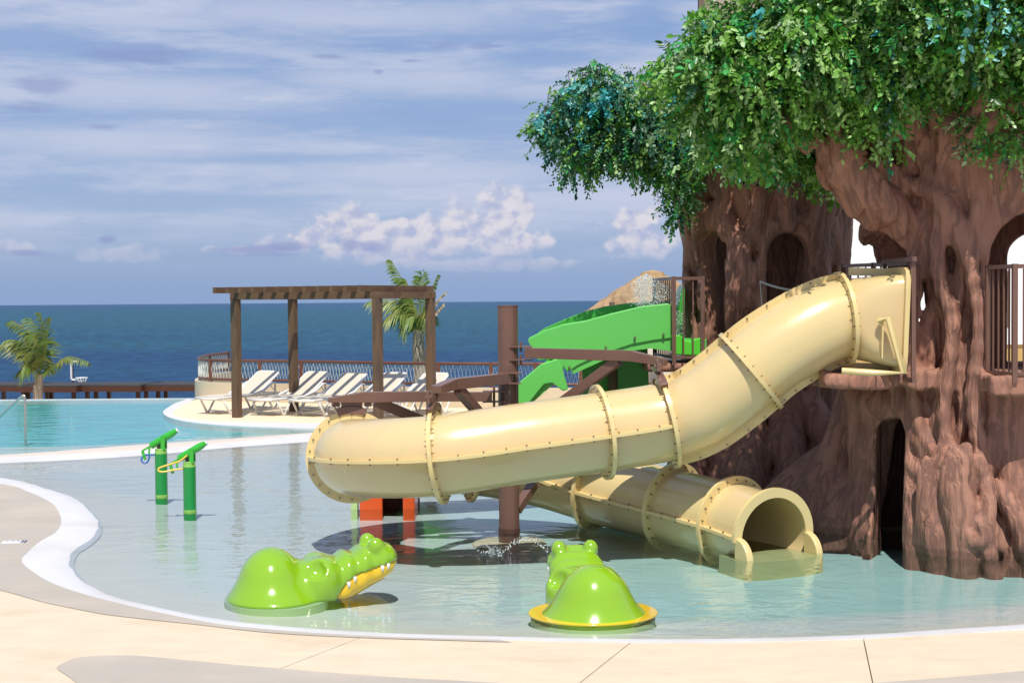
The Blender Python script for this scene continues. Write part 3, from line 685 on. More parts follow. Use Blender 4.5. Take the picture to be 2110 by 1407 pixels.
palm('small wind blown coconut palm standing among the dark beach shades', bs, [bs, P(78, 812, d), P(79, 790, d), P(81, 770, d)], (81, 770),
     [([(60, 730, 0), (35, 708, .1), (0, 712, .2)], (-.2, 0, -.6), .55), ([(60, 735, 0), (45, 705, 0), (16, 700, 0)], (-.3, 0, -.4), .5), ([(86, 730, 0), (70, 690, 0), (26, 660, -.3)], (-.5, 0, -.4), .6), ([(88, 725, .2), (84, 690, .3), (62, 655, .4)], (-.3, 0, -.3), .6),
      ([(90, 730, 0), (98, 690, 0), (106, 655, 0)], (-.7, 0, -.1), .45), ([(92, 730, .2), (94, 690, .2), (84, 645, .2)], (-.5, 0, -.1), .45), ([(105, 758, 0), (140, 735, 0), (184, 746, -.2)], (-.3, 0, -.6), .32), ([(66, 755, -.3), (50, 755, -.5), (40, 775, -.6)], (-.2, 0, -.7), .5), ([(84, 740, -.3), (78, 710, -.4), (64, 690, -.5)], (-.3, 0, -.7), .55), ([(90, 745, -.2), (96, 720, -.2), (98, 700, -.2)], (-.6, 0, -.5), .5)], d, 3, th=0.13)
d = 35.0; bs = P(868, 830, d); bs.z = 0.0
palm('tall coconut palm behind the pergola with wind swept fronds', bs, [bs, P(868, 790, d), P(863, 730, d), P(862, 680, d)], (862, 690),
     [([(850, 630, 0), (830, 580, 0), (806, 536, 0)], (-.6, 0, -.2), .42), ([(866, 630, 0), (870, 590, 0), (868, 562, 0)], (-.4, 0, .1), .34), ([(872, 640, 0), (888, 600, 0), (902, 566, 0)], (.2, 0, -.3), .25), ([(845, 640, 0), (815, 618, 0), (760, 620, 0)], (-.3, 0, -.6), .5), ([(850, 650, 0), (825, 640, -.2), (795, 655, -.3)], (-.2, 0, -.8), .5),
      ([(855, 640, 0), (845, 600, 0), (835, 575, 0)], (-.6, 0, -.3), .5), ([(870, 650, -.2), (880, 640, -.4), (884, 670, -.5)], (.0, 0, -.8), .4), ([(856, 655, -.3), (838, 660, -.4), (828, 690, -.5)], (-.2, 0, -.8), .42), ([(884, 640, 0), (905, 615, 0), (920, 600, 0)], (-.4, 0, -.5), .18), ([(886, 655, 0), (900, 640, 0), (915, 625, 0)], (-.3, 0, -.6), .2),
      ([(864, 700, -.15), (858, 720, -.2), (855, 745, -.2)], (.0, 0, -.8), .25), ([(860, 650, .2), (850, 620, .2), (855, 590, .2)], (-.4, 0, -.5), .5)], d, 5, th=0.15, dry=(8, 9, 10))
# ================================================================== TUBE SLIDE
m_tube = mat('cream_fibreglass', (0.67, 0.505, 0.255), 0.24, var=0.07, vscale=1.5, coat=0.5, col2=(0.66, 0.52, 0.25), c2scale=1.4)
m_flange = mat('cream_fibreglass_flange', (0.71, 0.55, 0.25), 0.3, var=0.08, vscale=3, coat=0.3)
m_bolt = mat('steel_bolt', (0.26, 0.21, 0.14), 0.4, metal=0.7)
m_brown = mat('brown_painted_steel', (0.17, 0.088, 0.062), 0.38, var=0.10, vscale=3, coat=0.25, col2=(0.15, 0.076, 0.054), c2scale=2)
TR = 0.36
ctl = [P(1840, 660, 12.9), P(1736, 658, 12.9), P(1672, 680, 12.85), P(1594, 727, 12.82), P(1547, 764, 12.82), P(1500, 803, 12.85), P(1440, 845, 12.9), P(1375, 868, 12.95),
       P(1240, 890, 12.85), P(1070, 914, 12.7), P(905, 938, 12.62), P(784, 944, 12.89), Vector((-1.52, 13.4, .79)), Vector((-1.22, 14.25, .70)), Vector((-.4, 14.72, .60)), Vector((.3, 14.65, .48)),
       Vector((.86, 14.28, .36)), Vector((1.54, 13.62, .26)), Vector((2.02, 13.02, .20)), Vector((2.29, 12.50, .16))]
NS = 12; path = catmull(ctl, NS); mP = len(path)
base = Vector((path[0].x, path[0].y, 0))
tube = thing('tube_slide', 'cream enclosed tube water slide looping round a brown column and ending in the splash pool', 'water slide', base)
def tang(i): return (path[min(i + 1, mP - 1)] - path[max(i - 1, 0)]).normalized()
frames = []
for i in range(mP):
    t = tang(i); s = t.cross(Vector((0, 0, 1))).normalized(); u = s.cross(t).normalized(); frames.append((path[i] - base, t, s, u))
def circ(i, r, n, sq=2.0):
    p, t, s, u = frames[i]; out = []
    for k in range(n):
        a = 2 * math.pi * k / n; c_, s_ = math.cos(a), math.sin(a)
        f = (abs(c_) ** sq + abs(s_) ** sq) ** (-1 / sq); out.append(p + (s * c_ + u * s_) * r * f)
    return out
def loft(rings, close_ends=False):
    mb = MB(); n = len(rings[0]); mb.v = [tuple(v) for r in rings for v in r]
    mb.f = [(i * n + k, i * n + (k + 1) % n, (i + 1) * n + (k + 1) % n, (i + 1) * n + k) for i in range(len(rings) - 1) for k in range(n)]; return mb
secs = [(1, 4, 'v'), (4, 7, 'v'), (7, 8, 'h'), (8, 10, 'h'), (10, 12, 'h'), (12, 14, 'h'), (14, 16, 'h'), (16, 17, 'h'), (17, 18, 'h'), (18, 19, 'h')]
for a, b_, kind in secs:
    i0, i1 = a * NS, min(b_ * NS, mP - 1); idx = list(range(i0, i1 + 1)); n = 48
    rings = [circ(i, TR, n) for i in idx] + [circ(i, TR - 0.014, n) for i in idx[::-1]]
    rings.append(rings[0]); sct = loft(rings).build('tube_section', m_tube, tube, smooth=True, auto=50)
    # seam lips
    for sg in (1, -1):
        mb = MB(); vs = []
        for i in idx:
            p, t, s, u = frames[i]; A, B = (u, s) if kind == 'v' else (s, u)
            for rr, hh in ((TR - .01, -.014), (TR + .055, -.014), (TR + .055, .014), (TR - .01, .014)): vs.append(p + A * sg * rr + B * hh)
        mb.add(vs, [(j * 4 + k, j * 4 + (k + 1) % 4, j * 4 + 4 + (k + 1) % 4, j * 4 + 4 + k) for j in range(len(idx) - 1) for k in range(4)])
        lp = mb.build('seam_lip', m_flange, sct, smooth=True, auto=40)
    mb = MB(); Ls = 0
    for i in idx[1:-1]:
        Ls += (path[i] - path[i - 1]).length
        if Ls > 0.17:
            Ls = 0; p, t, s, u = frames[i]; A, B = (u, s) if kind == 'v' else (s, u)
            for sg in (1, -1): mb.beam(p + A * sg * (TR + .035) - B * 0.030, p + A * sg * (TR + .035) + B * 0.030, 0.012, 0.012, up=tuple(t))
    if mb.v: mb.build('bolts', m_bolt, sct, kind='stuff')
def ring_at(i, r0=TR - .005, r1=TR + .075, th=0.018, arc=None, mt=None, name='flange', parent=None, bolts=True, gap=0.0, nb=22):
    p, t, s, u = frames[i]; n = 56; mb = MB(); vs = []
    a0, a1 = (0, 2 * math.pi) if arc is None else arc; full = arc is None; m = n if full else n // 2
    for k in range(m + (0 if full else 1)):
        a = a0 + (a1 - a0) * k / m; dd = s * math.cos(a) + u * math.sin(a)
        for rr, hh in ((r0, -th), (r1, -th), (r1, th), (r0, th)): vs.append(p + dd * rr + t * (hh + gap))
    kk = m if full else m
    nv = len(vs) // 4
    mb.add(vs, [(j * 4 + q, j * 4 + (q + 1) % 4, ((j + 1) % nv) * 4 + (q + 1) % 4, ((j + 1) % nv) * 4 + q) for j in range(kk if full else nv - 1) for q in range(4)] + ([] if full else [(0, 1, 2, 3), tuple(nv * 4 - 4 + q for q in range(4))]))
    fl = mb.build(name, mt or m_flange, parent or tube, smooth=True, auto=40)
    if bolts:
        mb = MB()
        for k in range(nb):
            a = a0 + (a1 - a0) * (k + .5) / nb; dd = s * math.cos(a) + u * math.sin(a); c_ = p + dd * (r0 + (r1 - r0) * .55)
            mb.beam(c_ - t * (th + .022), c_ + t * (th + .022), 0.008, 0.008, up=tuple(dd)); mb.beam(c_ - t * (th + .006), c_ + t * (th + .006), 0.014, 0.014, up=tuple(dd))
        mb.build('bolts', m_bolt, fl, kind='stuff')
    return fl
for c_ in (1, 4, 7, 8, 10, 12, 14, 16, 17, 18): ring_at(c_ * NS)
ring_at(mP - 1, TR - .014, TR + .07, 0.02, arc=(-.06, math.pi + .06), bolts=False, name='exit_collar')
# saddle plates in brown on the carried joints
# entry box: circle to square
rings = []
for i in range(NS, -1, -1):
    f = 1 - i / NS; e = f * f * (3 - 2 * f); rings.append(circ(i, TR + 0.055 * e, 48, 2 + 6.0 * e))
for i in range(0, NS + 1):
    f = 1 - i / NS; e = f * f * (3 - 2 * f); rings.append(circ(i, TR - .015 + 0.055 * e, 48, 2 + 6.0 * e))
rings.append(rings[0]); box_ = loft(rings).build('entry_box', m_tube, tube, smooth=True, auto=50)
p, t, s, u = frames[0]
def sqring(r, sq, off): return [q + t * off for q in circ(0, r, 48, sq)]
rg = [sqring(TR + .03, 8, .02), sqring(TR + .115, 9, .02), sqring(TR + .115, 9, -.02), sqring(TR + .03, 8, -.02)]; rg.append(rg[0])
loft(rg).build('entry_flange', m_flange, box_, smooth=True, auto=40)
mb = MB()
for sg in (1, -1):
    MB().beam(p + u * sg * (TR + .07) - t * 0.02, p + u * sg * (TR + .07) + t * 0.42, 0.03, 0.07).build('stiffener', m_flange, box_)
mb = MB(); mb.tube([q - base for q in (P(1812, 662, 12.47), P(1830, 655, 12.40), P(1862, 768, 12.40), P(1800, 768, 12.42), P(1735, 764, 12.5))], 0.030, 12)
mb.build('pipe_brace', m_flange, tube, smooth=True, auto=50)
MB().beam(P(1818, 664, 12.46) - base, P(1816, 738, 12.46) - base, 0.012, 0.06, up=(0, 1, 0)).build('brace_plate', m_flange, tube)
# run-out lip in the water with side guards
p, t, s, u = frames[-1]
tf = Vector((t.x, t.y, 0)).normalized(); up = Vector((0, 0, 1)); sf = tf.cross(up).normalized(); p0_ = Vector((p.x, p.y, 0))
poly = [p0_ - sf * .40 - tf * .25]
for q in range(13):
    a = -math.pi / 2 + math.pi * q / 12; poly.append(p0_ + sf * .42 * (abs(math.sin(a)) ** .6 * (1 if a > 0 else -1)) + tf * (.04 + .20 * abs(math.cos(a)) ** .6))
poly.append(p0_ + sf * .40 - tf * .25)
MB().extr([q + up * -.30 for q in poly], (0, 0, .288)).build('run_out_tray', mat('tray_fibreglass', (0.50, 0.50, 0.24), .35), tube)
for sg in (1, -1):
    prof = [(-.01, -.28), (-.01, p.z + .015)] + [(.19 * math.sin(a_), -.03 + (p.z + .045) * math.cos(a_)) for a_ in np.linspace(.12, math.pi / 2, 9)] + [(.19, -.28)]
    o = MB().extr([p0_ + tf * x_ + up * z_ + sf * sg * (TR - .02) - sf * .0 for x_, z_ in prof], sf * sg * .068).build('side_guard', m_flange, tube, bevel=0.012)

# ================================================================== COLUMN with arms
cx, cy = -0.040, 13.85; ztop = P(1042, 629, 13.85).z
col = thing('support_column', 'round brown steel column with arms holding up the cream tube slide', 'column', (cx, cy, 0)); cb = Vector((cx, cy, 0))
MB().lathe([(0.0999, -0.45), (0.0999, ztop - .012), (0.103, ztop - .012), (0.103, ztop)], n=40).build('post', m_brown, col, smooth=True, auto=40)
MB().lathe([(0.106, -0.02), (0.106, 0.035)], n=40).build('base_collar', mat('dark_brown_steel', (0.09, 0.04, 0.03), 0.5), col, smooth=True, auto=40)
def arm(a, b_, w=.09, h=.10, w2=None, h2=None, name='arm'):
    return MB().beam(Vector(a) - cb, Vector(b_) - cb, w, h, w2, h2).build(name, m_brown, col, bevel=0.004)
A0 = P(1049, 779, 13.74); A1 = P(934, 791, 12.98); A2 = P(898, 803, 12.66)
arm(A0, A1, .10, .105, .10, .10); arm(A1, A2, .10, .10, .10, .07, 'arm_tip')
arm(P(944, 801, 13.05), P(1040, 914, 13.78), .085, .085, name='brace')
B0 = P(1012, 817, 13.72); B1 = P(748, 818, 13.42); B2 = P(676, 824, 13.34)
arm(B0, P(903, 817, 13.6), .09, .09); arm(P(905, 816, 13.5), B1, .09, .10); arm(B1, B2, .09, .10, .08, .04, 'arm_tip')
arm(P(772, 826, 13.5), P(1036, 935, 13.8), .085, .10, name='brace')
C0 = P(1068, 727, 13.80); C1 = P(1300, 733, 13.15); C2 = P(1372, 747, 12.93)
arm(P(1085, 727, 13.76), C1, .09, .10); arm(C1, C2, .09, .10, .08, .06, 'arm_tip')
arm(P(1275, 742, 13.25), P(1062, 900, 13.82), .085, .09, name='brace')
arm(P(1064, 1050, 13.85), P(1100, 996, 14.2), .085, .085, name='brace')
mb = MB()
for (px, d0, ys) in ((1073, 13.8, (714, 741)), (1050, 13.7, (768, 789)), (1018, 13.75, (806, 827))):
    for yy in ys: q = P(px, yy, d0) - cb; mb.box(q, (0.22, 0.12, 0.014)); mb.tube([q + Vector((.0, -.02, -.05)), q + Vector((.0, -.02, .05))], 0.014, 6)
mb.build('bracket_plates', m_brown, col)
# brown saddles clamped over three flanges
def saddle(i, arc, lug=None):
    p, t, s, u = frames[i]; off = base - cb; n = 26; vs = []
    for k in range(n + 1):
        a = arc[0] + (arc[1] - arc[0]) * k / n; dd = s * math.cos(a) + u * math.sin(a)
        for rr, hh in ((TR + .045, -.034), (TR + .115, -.034), (TR + .115, .034), (TR + .045, .034)): vs.append(p + off + dd * rr + t * hh)
    mb = MB().add(vs, [(j * 4 + q, j * 4 + (q + 1) % 4, j * 4 + 4 + (q + 1) % 4, j * 4 + 4 + q) for j in range(n) for q in range(4)] + [(0, 1, 2, 3), tuple(n * 4 + q for q in range(4))])
    am = (arc[0] + arc[1]) / 2
    for off_a in (-.28, .28):
        c_ = p + off + (s * math.cos(am + off_a) + u * math.sin(am + off_a)) * (TR + .19)
        mb.beam(c_ - t * .012, c_ + t * .012, .07, .11, up=tuple(u)); mb.tube([c_ - t * .03, c_ + t * .03], .022, 10)
    mb.beam(p + off + u * (TR + .13) - s * .10, p + off + u * (TR + .13) + s * .10, .03, .09)
    return mb.build('saddle', m_brown, col, bevel=0.003)
saddle(7 * NS, (math.pi * .28, math.pi * .72)); saddle(10 * NS, (math.pi * .36, math.pi * .64)); saddle(12 * NS, (math.pi * .40, math.pi * .60))
q = G(1047, 1099, -0.02)
o = MB().lathe([(0.40, -0.5), (0.36, -0.115), (0.32, -0.10)], (cx, cy, 0), 40).build('concrete_footing', mat('sandy_concrete', (0.66, 0.56, 0.34), 0.85, var=0.25, vscale=10), smooth=True, auto=40); tag(o, 'round sandy footing under water at the foot of the brown column', 'footing')

# ================================================================== GREEN SLIDE
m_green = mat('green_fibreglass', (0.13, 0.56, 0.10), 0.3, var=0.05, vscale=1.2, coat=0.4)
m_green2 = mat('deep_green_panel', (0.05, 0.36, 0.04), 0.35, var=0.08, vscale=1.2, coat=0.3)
gb = P(1250, 700, 16.0); gb.z = 0
gs = thing('green_slide', 'bright green open body slide with a hooded top behind the cream tube', 'water slide', gb)
hood = [(1088, 703), (1090, 696), (1120, 681), (1160, 668), (1208, 660), (1258, 646), (1321, 631), (1376, 625), (1382, 628), (1384, 636), (1384, 697), (1345, 702), (1302, 710), (1275, 719), (1221, 739), (1193, 752), (1169, 767), (1150, 741), (1108, 742), (1098, 722)]
def panel(pts, d, th, name, mt, dy=0):
    f = [P(x_, y_ + dy, d) - gb for x_, y_ in pts]
    return MB().extr(f, (0, th, 0)).build(name, mt, gs, bevel=0.012)
panel(hood, 15.7, 0.045, 'hood_side', m_green)
back = [(1095, 700), (1120, 680), (1165, 660), (1203, 645), (1247, 634), (1297, 627), (1340, 624), (1380, 622), (1384, 697), (1302, 710), (1221, 739), (1169, 760), (1110, 740)]
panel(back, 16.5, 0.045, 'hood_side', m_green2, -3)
# channel between the two side panels and the descending trough
def trough(pts, w, hwall, name, mt, d0=15.75):
    mb = MB(); vs = []
    for x_, y_ in pts:
        q = P(x_, y_, d0) - gb
        for yy, zz in ((0, hwall), (0, 0.04), (0.10, -0.0), (w - .10, 0), (w, .04), (w, hwall), (w + .03, hwall), (w + .03, -.03), (-.03, -.03), (-.03, hwall)): vs.append(q + Vector((0, yy, zz)))
    m_ = 10; mb.add(vs, [(j * m_ + k, j * m_ + (k + 1) % m_, j * m_ + m_ + (k + 1) % m_, j * m_ + m_ + k) for j in range(len(pts) - 1) for k in range(m_)] + [tuple(range(m_)), tuple((len(pts) - 1) * m_ + k for k in range(m_))])
    return mb.build(name, mt, gs, smooth=True, auto=35)
trough([(1455, 722), (1400, 720), (1340, 712), (1290, 718), (1240, 738), (1180, 765)], 0.8, .13, 'channel', m_green)
ch = [(1160, 768), (1110, 812), (1066, 852), (1010, 905), (950, 955), (890, 995), (850, 1012), (820, 1018)]
trough(ch, 0.8, .24, 'chute', m_green, 15.7)
# moulded front wall of the chute
panel([(1115, 750), (1149, 739), (1158, 756), (1171, 802), (1160, 806), (1138, 789), (1121, 792), (1097, 822), (1066, 860), (1040, 885), (1020, 870), (1066, 791)], 15.62, 0.04, 'chute_side', m_green)
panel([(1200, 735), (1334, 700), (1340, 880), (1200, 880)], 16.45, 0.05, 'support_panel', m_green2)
panel([(1383, 690), (1402, 690), (1408, 700), (1420, 703), (1447, 694), (1451, 700), (1451, 728), (1440, 733), (1388, 731)], 15.68, 0.05, 'start_tub_side', mat('light_green', (0.10, 0.60, 0.04), 0.3, coat=.4))
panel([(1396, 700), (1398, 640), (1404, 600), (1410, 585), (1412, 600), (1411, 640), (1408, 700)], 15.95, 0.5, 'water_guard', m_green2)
for (x_, y_) in ((1308, 696), (1367, 689), (1173, 757), (1248, 716)):
    q = P(x_, y_, 15.69) - gb; MB().tube([q, q + Vector((0, -.02, 0))], .014, 8).build('bolt', m_bolt, gs)
for xx in (1262, 1420): q = P(xx, 760, 16.2) - gb; MB().tube([Vector((q.x, q.y, -.4)), Vector((q.x, q.y, q.z + .1))], 0.06, 12).build('post', m_brown, gs, smooth=True)

# orange splash house at the waterline behind the tube
m_or = mat('orange_plastic', (0.72, 0.10, 0.015), 0.3, coat=.4)
ob = G(800, 1048); oh = thing('splash_house', 'orange play house with a dark doorway half hidden behind the tube slide', 'play house', (ob.x, ob.y, 0))
mb = MB()
for (x0, x1) in ((-0.31, -0.06), (0.16, 0.29)): mb.box(((x0 + x1) / 2, 0.0, 0.08), (x1 - x0, .06, .66))
mb.box((-.01, 0.0, 0.52), (.60, .06, .22))
mb.build('front_wall', m_or, oh, bevel=0.015)
MB().box((-0.28, .33, .14), (.06, .60, .78)).build('side_wall', m_or, oh); MB().box((0.26, .33, .14), (.06, .60, .78)).build('side_wall', m_or, oh)
MB().box((0, .64, .14), (.60, .05, .78)).build('back_wall', mat('dark_red', (0.16, 0.01, 0.01), .5), oh)
MB().extr([(-.38, -.06, .63), (.38, -.06, .63), (0, -.06, .82)], (0, .78, 0)).build('roof', m_green, oh)
MB().box((-0.37, .05, .1), (.07, .12, .7)).build('corner_post', mat('pale_green', (0.45, 0.62, 0.25), .4), oh)

# ================================================================== CROCODILE SEATS
m_cg = mat('croc_green', (0.235, 0.44, 0.012), 0.16, var=0.03, vscale=2, coat=0.9)
m_cy = mat('croc_yellow', (0.93, 0.57, 0.01), 0.16, coat=0.8)
m_ct = mat('tooth_white', (0.85, 0.84, 0.80), 0.25, coat=0.4)
h = 0.0125
X, Y, Z = grid((-.47, -.48, -.035), (1.06, .48, .52), h); Zb = Z
px_ = np.array([.28, .34, .42, .49, .56, .63, .70, .77, .86, .94, .985, 1.005])
tt = np.interp(X, px_, [.27, .285, .295, .275, .320, .300, .350, .332, .375, .352, .30, .26]); bb = np.interp(X, px_, [-.15, -.15, -.15, -.13, -.09, -.045, -.01, .02, .06, .105, .165, .21]); ww = np.interp(X, px_, [.22, .26, .265, .235, .245, .212, .222, .195, .212, .18, .12, .04])
cz = (tt + bb) / 2; hh = np.maximum((tt - bb) / 2, .02)
qq = (np.abs(Y / ww) ** 2.6 + np.abs((Z - cz) / hh) ** 2.6) ** (1 / 2.6); dn = (qq - 1) * np.minimum(ww, hh) * .9
dn = np.maximum(dn, np.maximum(.28 - X, X - 1.0))
ang_ = np.arctan2(Y, X + .02)
body = smin(s_ell(X, Y, Z, (-.01, 0, -.05), (.39, .42, .17)), s_ell(X, Y, Z, (-.03, 0, .02), (.28, .295, .36)), .11); body = smin(body, s_ell(X, Y, Z, (.24, 0, .03), (.20, .25, .235)), .07)
lobe = s_ell(X, np.abs(Y), Z, (.34, .15, .10), (.12, .14, .185))
full = smin(smin(body, dn, .05), lobe, .07)
sc_ = .77; xs = X * math.cos(.6) - (Z) * math.sin(-.6)
uu = (X - .215) * math.cos(.75) - (Z - .29) * math.sin(.75); vv = (X - .215) * math.sin(.75) + (Z - .29) * math.cos(.75)
scoop = s_ell(uu, np.abs(Y), vv, (0.0, .235, 0.0), (.17, .10, .10))
full = ssub(full, scoop, .02)
# broad teeth of the brow between the eyes are left smooth; eyes
for sy in (-1, 1): full = smin(full, s_ell(X, Y, Z, (.80, sy * .125, .350), (.068, .060, .070)), .03)
jaw = np.interp(X, [.40, .45, .50, .55, .62, .70, .80, .90, 1.0], [-1, .02, .065, .125, .155, .178, .20, .225, .24])
green = np.maximum(full, jaw - Z) ; yell = smin(dn, dn, .01) + .012; yell = np.maximum(yell, Z - jaw - .006); yell = np.maximum(yell, .43 - X)
def netmesh(F_, org, h_, name, mt, root, sm=0):
    V, Q = nets(F_, org, h_); me = npmesh(name, V, Q); o_ = linkmesh(name, me, mt, root, smooth=True)
    if sm: md = o_.modifiers.new('sm', 'SMOOTH'); md.factor = .5; md.iterations = sm
    return o_
og = (-.47, -.48, -.035)
green = np.maximum(green, -.02 - Z); yell = np.maximum(yell, -.02 - Z)
croc = thing('crocodile_seat', 'glossy green crocodile seat seen from its side, yellow jaw and white teeth showing', 'pool toy')
netmesh(green, og, h, 'body', m_cg, croc, 5); netmesh(yell, og, h, 'lower_jaw', m_cy, croc, 3)
for sy in (-1, 1):
    for xx in (.545, .600, .835, .885):
        w_ = float(np.interp(xx, px_, [.22, .26, .265, .235, .245, .212, .222, .195, .212, .18, .12, .04])); zj = float(np.interp(xx, [.40, .45, .50, .55, .62, .70, .80, .90, 1.0], [-1, .02, .05, .105, .145, .165, .19, .215, .235]))
        MB().lathe([(.016, 0.012), (.014, -.012), (.008, -.028), (.002, -.040)], (xx, sy * (w_ - .013), zj), 12).build('tooth', m_ct, croc, smooth=True)
pts = [(.42 * math.cos(a), .47 * math.sin(a)) for a in np.linspace(0, 2 * math.pi, 48, endpoint=False)]
mb = MB(); mb.extr([(x_ + .01, y_ * 1.0, -.005) for x_, y_ in pts], (0, 0, .014)); sk = mb.build('base_rim', m_cy, croc, smooth=True, auto=50, bevel=0.006)
mb2 = MB(); mb2.extr([(x_ * .97 + .01, y_ * .96, -.25) for x_, y_ in pts], (0, 0, .235)); mb2.build('plinth', mat('plinth_reflection_green', (.42, .55, .32), .8), croc, smooth=True, auto=50)  # added plinth; pale green stands for the submerged body and its reflection
c2 = copy_tree(croc)
for k in list(croc.children):
    if k.name.startswith('base_rim'): k.location = (0, 0, -0.115)
def pos_at(px, d): return ((px - 1055) / FOC * d, d)
x_, y_ = pos_at(560, 10.86); croc.location = (x_, y_, 0.0); croc.scale = (.96, 1, 1); croc.rotation_euler = (0, 0, R_(21)); croc['group'] = 'crocodile seats in the splash pool'
x_, y_ = pos_at(1219, 10.22); c2.location = (x_, y_, -0.03); c2.rotation_euler = (0, 0, R_(97)); c2['group'] = 'crocodile seats in the splash pool'
c2['label'] = 'glossy green crocodile seat facing away near the front edge, yellow rim at the waterline'
for k in c2.children:
    if k.name.startswith('base_rim'): k.location = (0, 0, 0.022)

# ================================================================== WATER CANNONS
m_g1 = mat('cannon_green_pipe', (0.004, 0.26, 0.045), 0.35, coat=.3, var=.05); m_g2 = mat('cannon_green_head', (0.03, 0.42, 0.025), 0.35, coat=.4, var=.05); m_lg = mat('lime_ring', (0.25, 0.50, 0.10), 0.5)
def cannon(loc, sc, label, hosecol, kind, z):
    t = thing('water_cannon', label, 'water cannon', loc, 0, 'toy water cannons in the splash pool'); r = .071
    MB().lathe([(r, -.25), (r, .50)], n=32).build('post', m_g1, t, smooth=True, auto=40)
    MB().lathe([(r * 1.03, -.02), (r * 1.03, .022)], n=32).build('base_ring', m_lg, t, smooth=True, auto=40)
    MB().lathe([(r * 1.02, .50), (r * 1.02, .515), (r * .95, .518), (r * .92, .548), (r * .96, .55), (r * .9, .56)], n=32).build('cap', m_lg, t, smooth=True, auto=40)
    for s_ in (-1, 1): MB().box((.035, s_ * .052, .63), (.05, .012, .17)).build('yoke', m_g2, t, bevel=.004)
    MB().box((-.02, 0, .60), (.04, .05, .10)).build('swivel', mat('black_rubber', (.012, .012, .012), .6), t)
    a = R_(30); c_ = Vector((.03, 0, .675)); dx_ = Vector((math.cos(a), 0, math.sin(a)))
    b_ = MB().tube([c_ - dx_ * .17, c_ - dx_ * .155, c_ + dx_ * .09, c_ + dx_ * .15, c_ + dx_ * .155, c_ + dx_ * .19], [.036, .042, .042, .036, .028, .028], 20).build('barrel', m_g2, t, smooth=True, auto=35)
    MB().tube([c_ + dx_ * .188, c_ + dx_ * .198], [.030, .026], 16).build('nozzle', m_wp, b_)
    MB().beam(c_ - dx_ * .29 , c_ - dx_ * .16, .02, .022).build('handle', m_g2, t, bevel=.003)
    MB().beam(c_ - dx_ * .285, c_ - dx_ * .265 + Vector((.015, 0, -.115)), .028, .03, .022, .03).build('handle', m_g2, t, bevel=.003)
    MB().beam(c_ - dx_ * .19, c_ - dx_ * .19 + Vector((-.005, 0, -.09)), .02, .018).build('trigger', m_g2, t)
    if kind == 0: pp = [c_ - dx_ * .19 + Vector((-.005, 0, -.09)), (-.135, -.01, .46), (-.155, -.02, .405), (-.195, -.03, .395), (-.225, -.02, .43), (-.205, 0, .475), (-.15, 0, .487), (-.07, 0, .487)]
    else: pp = [(-.01, -.03, .64), (-.09, -.05, .575), (-.21, -.07, .535), (-.315, -.08, .50), (-.325, -.08, .465), (-.27, -.07, .455), (-.17, -.04, .47), (-.07, -.01, .48)]
    MB().tube(catmull(pp, 6), .0105, 8).build('hose', mat('hose_' + hosecol[0], hosecol[1], .35, coat=.3), t, smooth=True)
    MB().tube([Vector(pp[-1]) + Vector((-.05, 0, 0)), Vector(pp[-1]) + Vector((.02, 0, 0))], .009, 8).build('hose_clip', mat('steel', (.5, .5, .5), .3, metal=1.0), t)
    t.scale = (sc, sc, sc); return t
q = G(333, 1022); cannon((q.x, q.y, 0), 1.0, 'green water cannon on a post with a looped blue hose', ('blue', (.01, .12, .42)), 0, 0)
q = G(391.5, 1053); cannon((q.x, q.y, 0), .965, 'green water cannon on a post with a yellow hose, nearer of the two', ('yellow', (.80, .55, .08)), 1, 0)

# handrail at the left
m_ss = mat('stainless_steel', (0.55, 0.53, 0.48), 0.25, metal=0.9)
hb = G(53, 912, -.05); hr = thing('handrail', 'bent stainless steel handrail leading down into the swimming pool', 'handrail', (hb.x, hb.y, 0))
q = [Vector((0, 0, -.3)), P(51, 826, hb.y) - Vector((hb.x, hb.y, 0)), P(48, 819, hb.y) - Vector((hb.x, hb.y, 0)), P(43, 818, hb.y) - Vector((hb.x, hb.y, 0)), P(0, 858, hb.y + .1) - Vector((hb.x, hb.y, 0)), P(-60, 912, hb.y + .3) - Vector((hb.x, hb.y, 0))]
MB().tube(catmull(q, 5), .021, 12).build('rail', m_ss, hr, smooth=True)
# depth marker
q = G(27, 1116, .036); dm = thing('depth_marker', 'small white depth marker tile set in the deck by the white pool edge', 'sign', (q.x, q.y, .034), R_(8))
MB().box((0, 0, .002), (.20, .13, .004)).build('tile', m_wp, dm)
mb = MB(); mb.box((.085, 0, .0055), (.022, .12, .003)).box((.112, 0, .0055), (.012, .12, .003)); mb.build('stripe', mat('slate_ink', (.12, .13, .2), .6), dm)
mb = MB()
for i, w_ in enumerate((.02, .05, .04)): mb.box((-.055 + i * .05, .0, .0055), (w_ * .6, .02, .003)).box((-.055 + i * .05, .03, .0055), (w_ * .5, .012, .003))
mb.build('lettering', mat('lilac_ink', (.45, .40, .55), .6), dm)

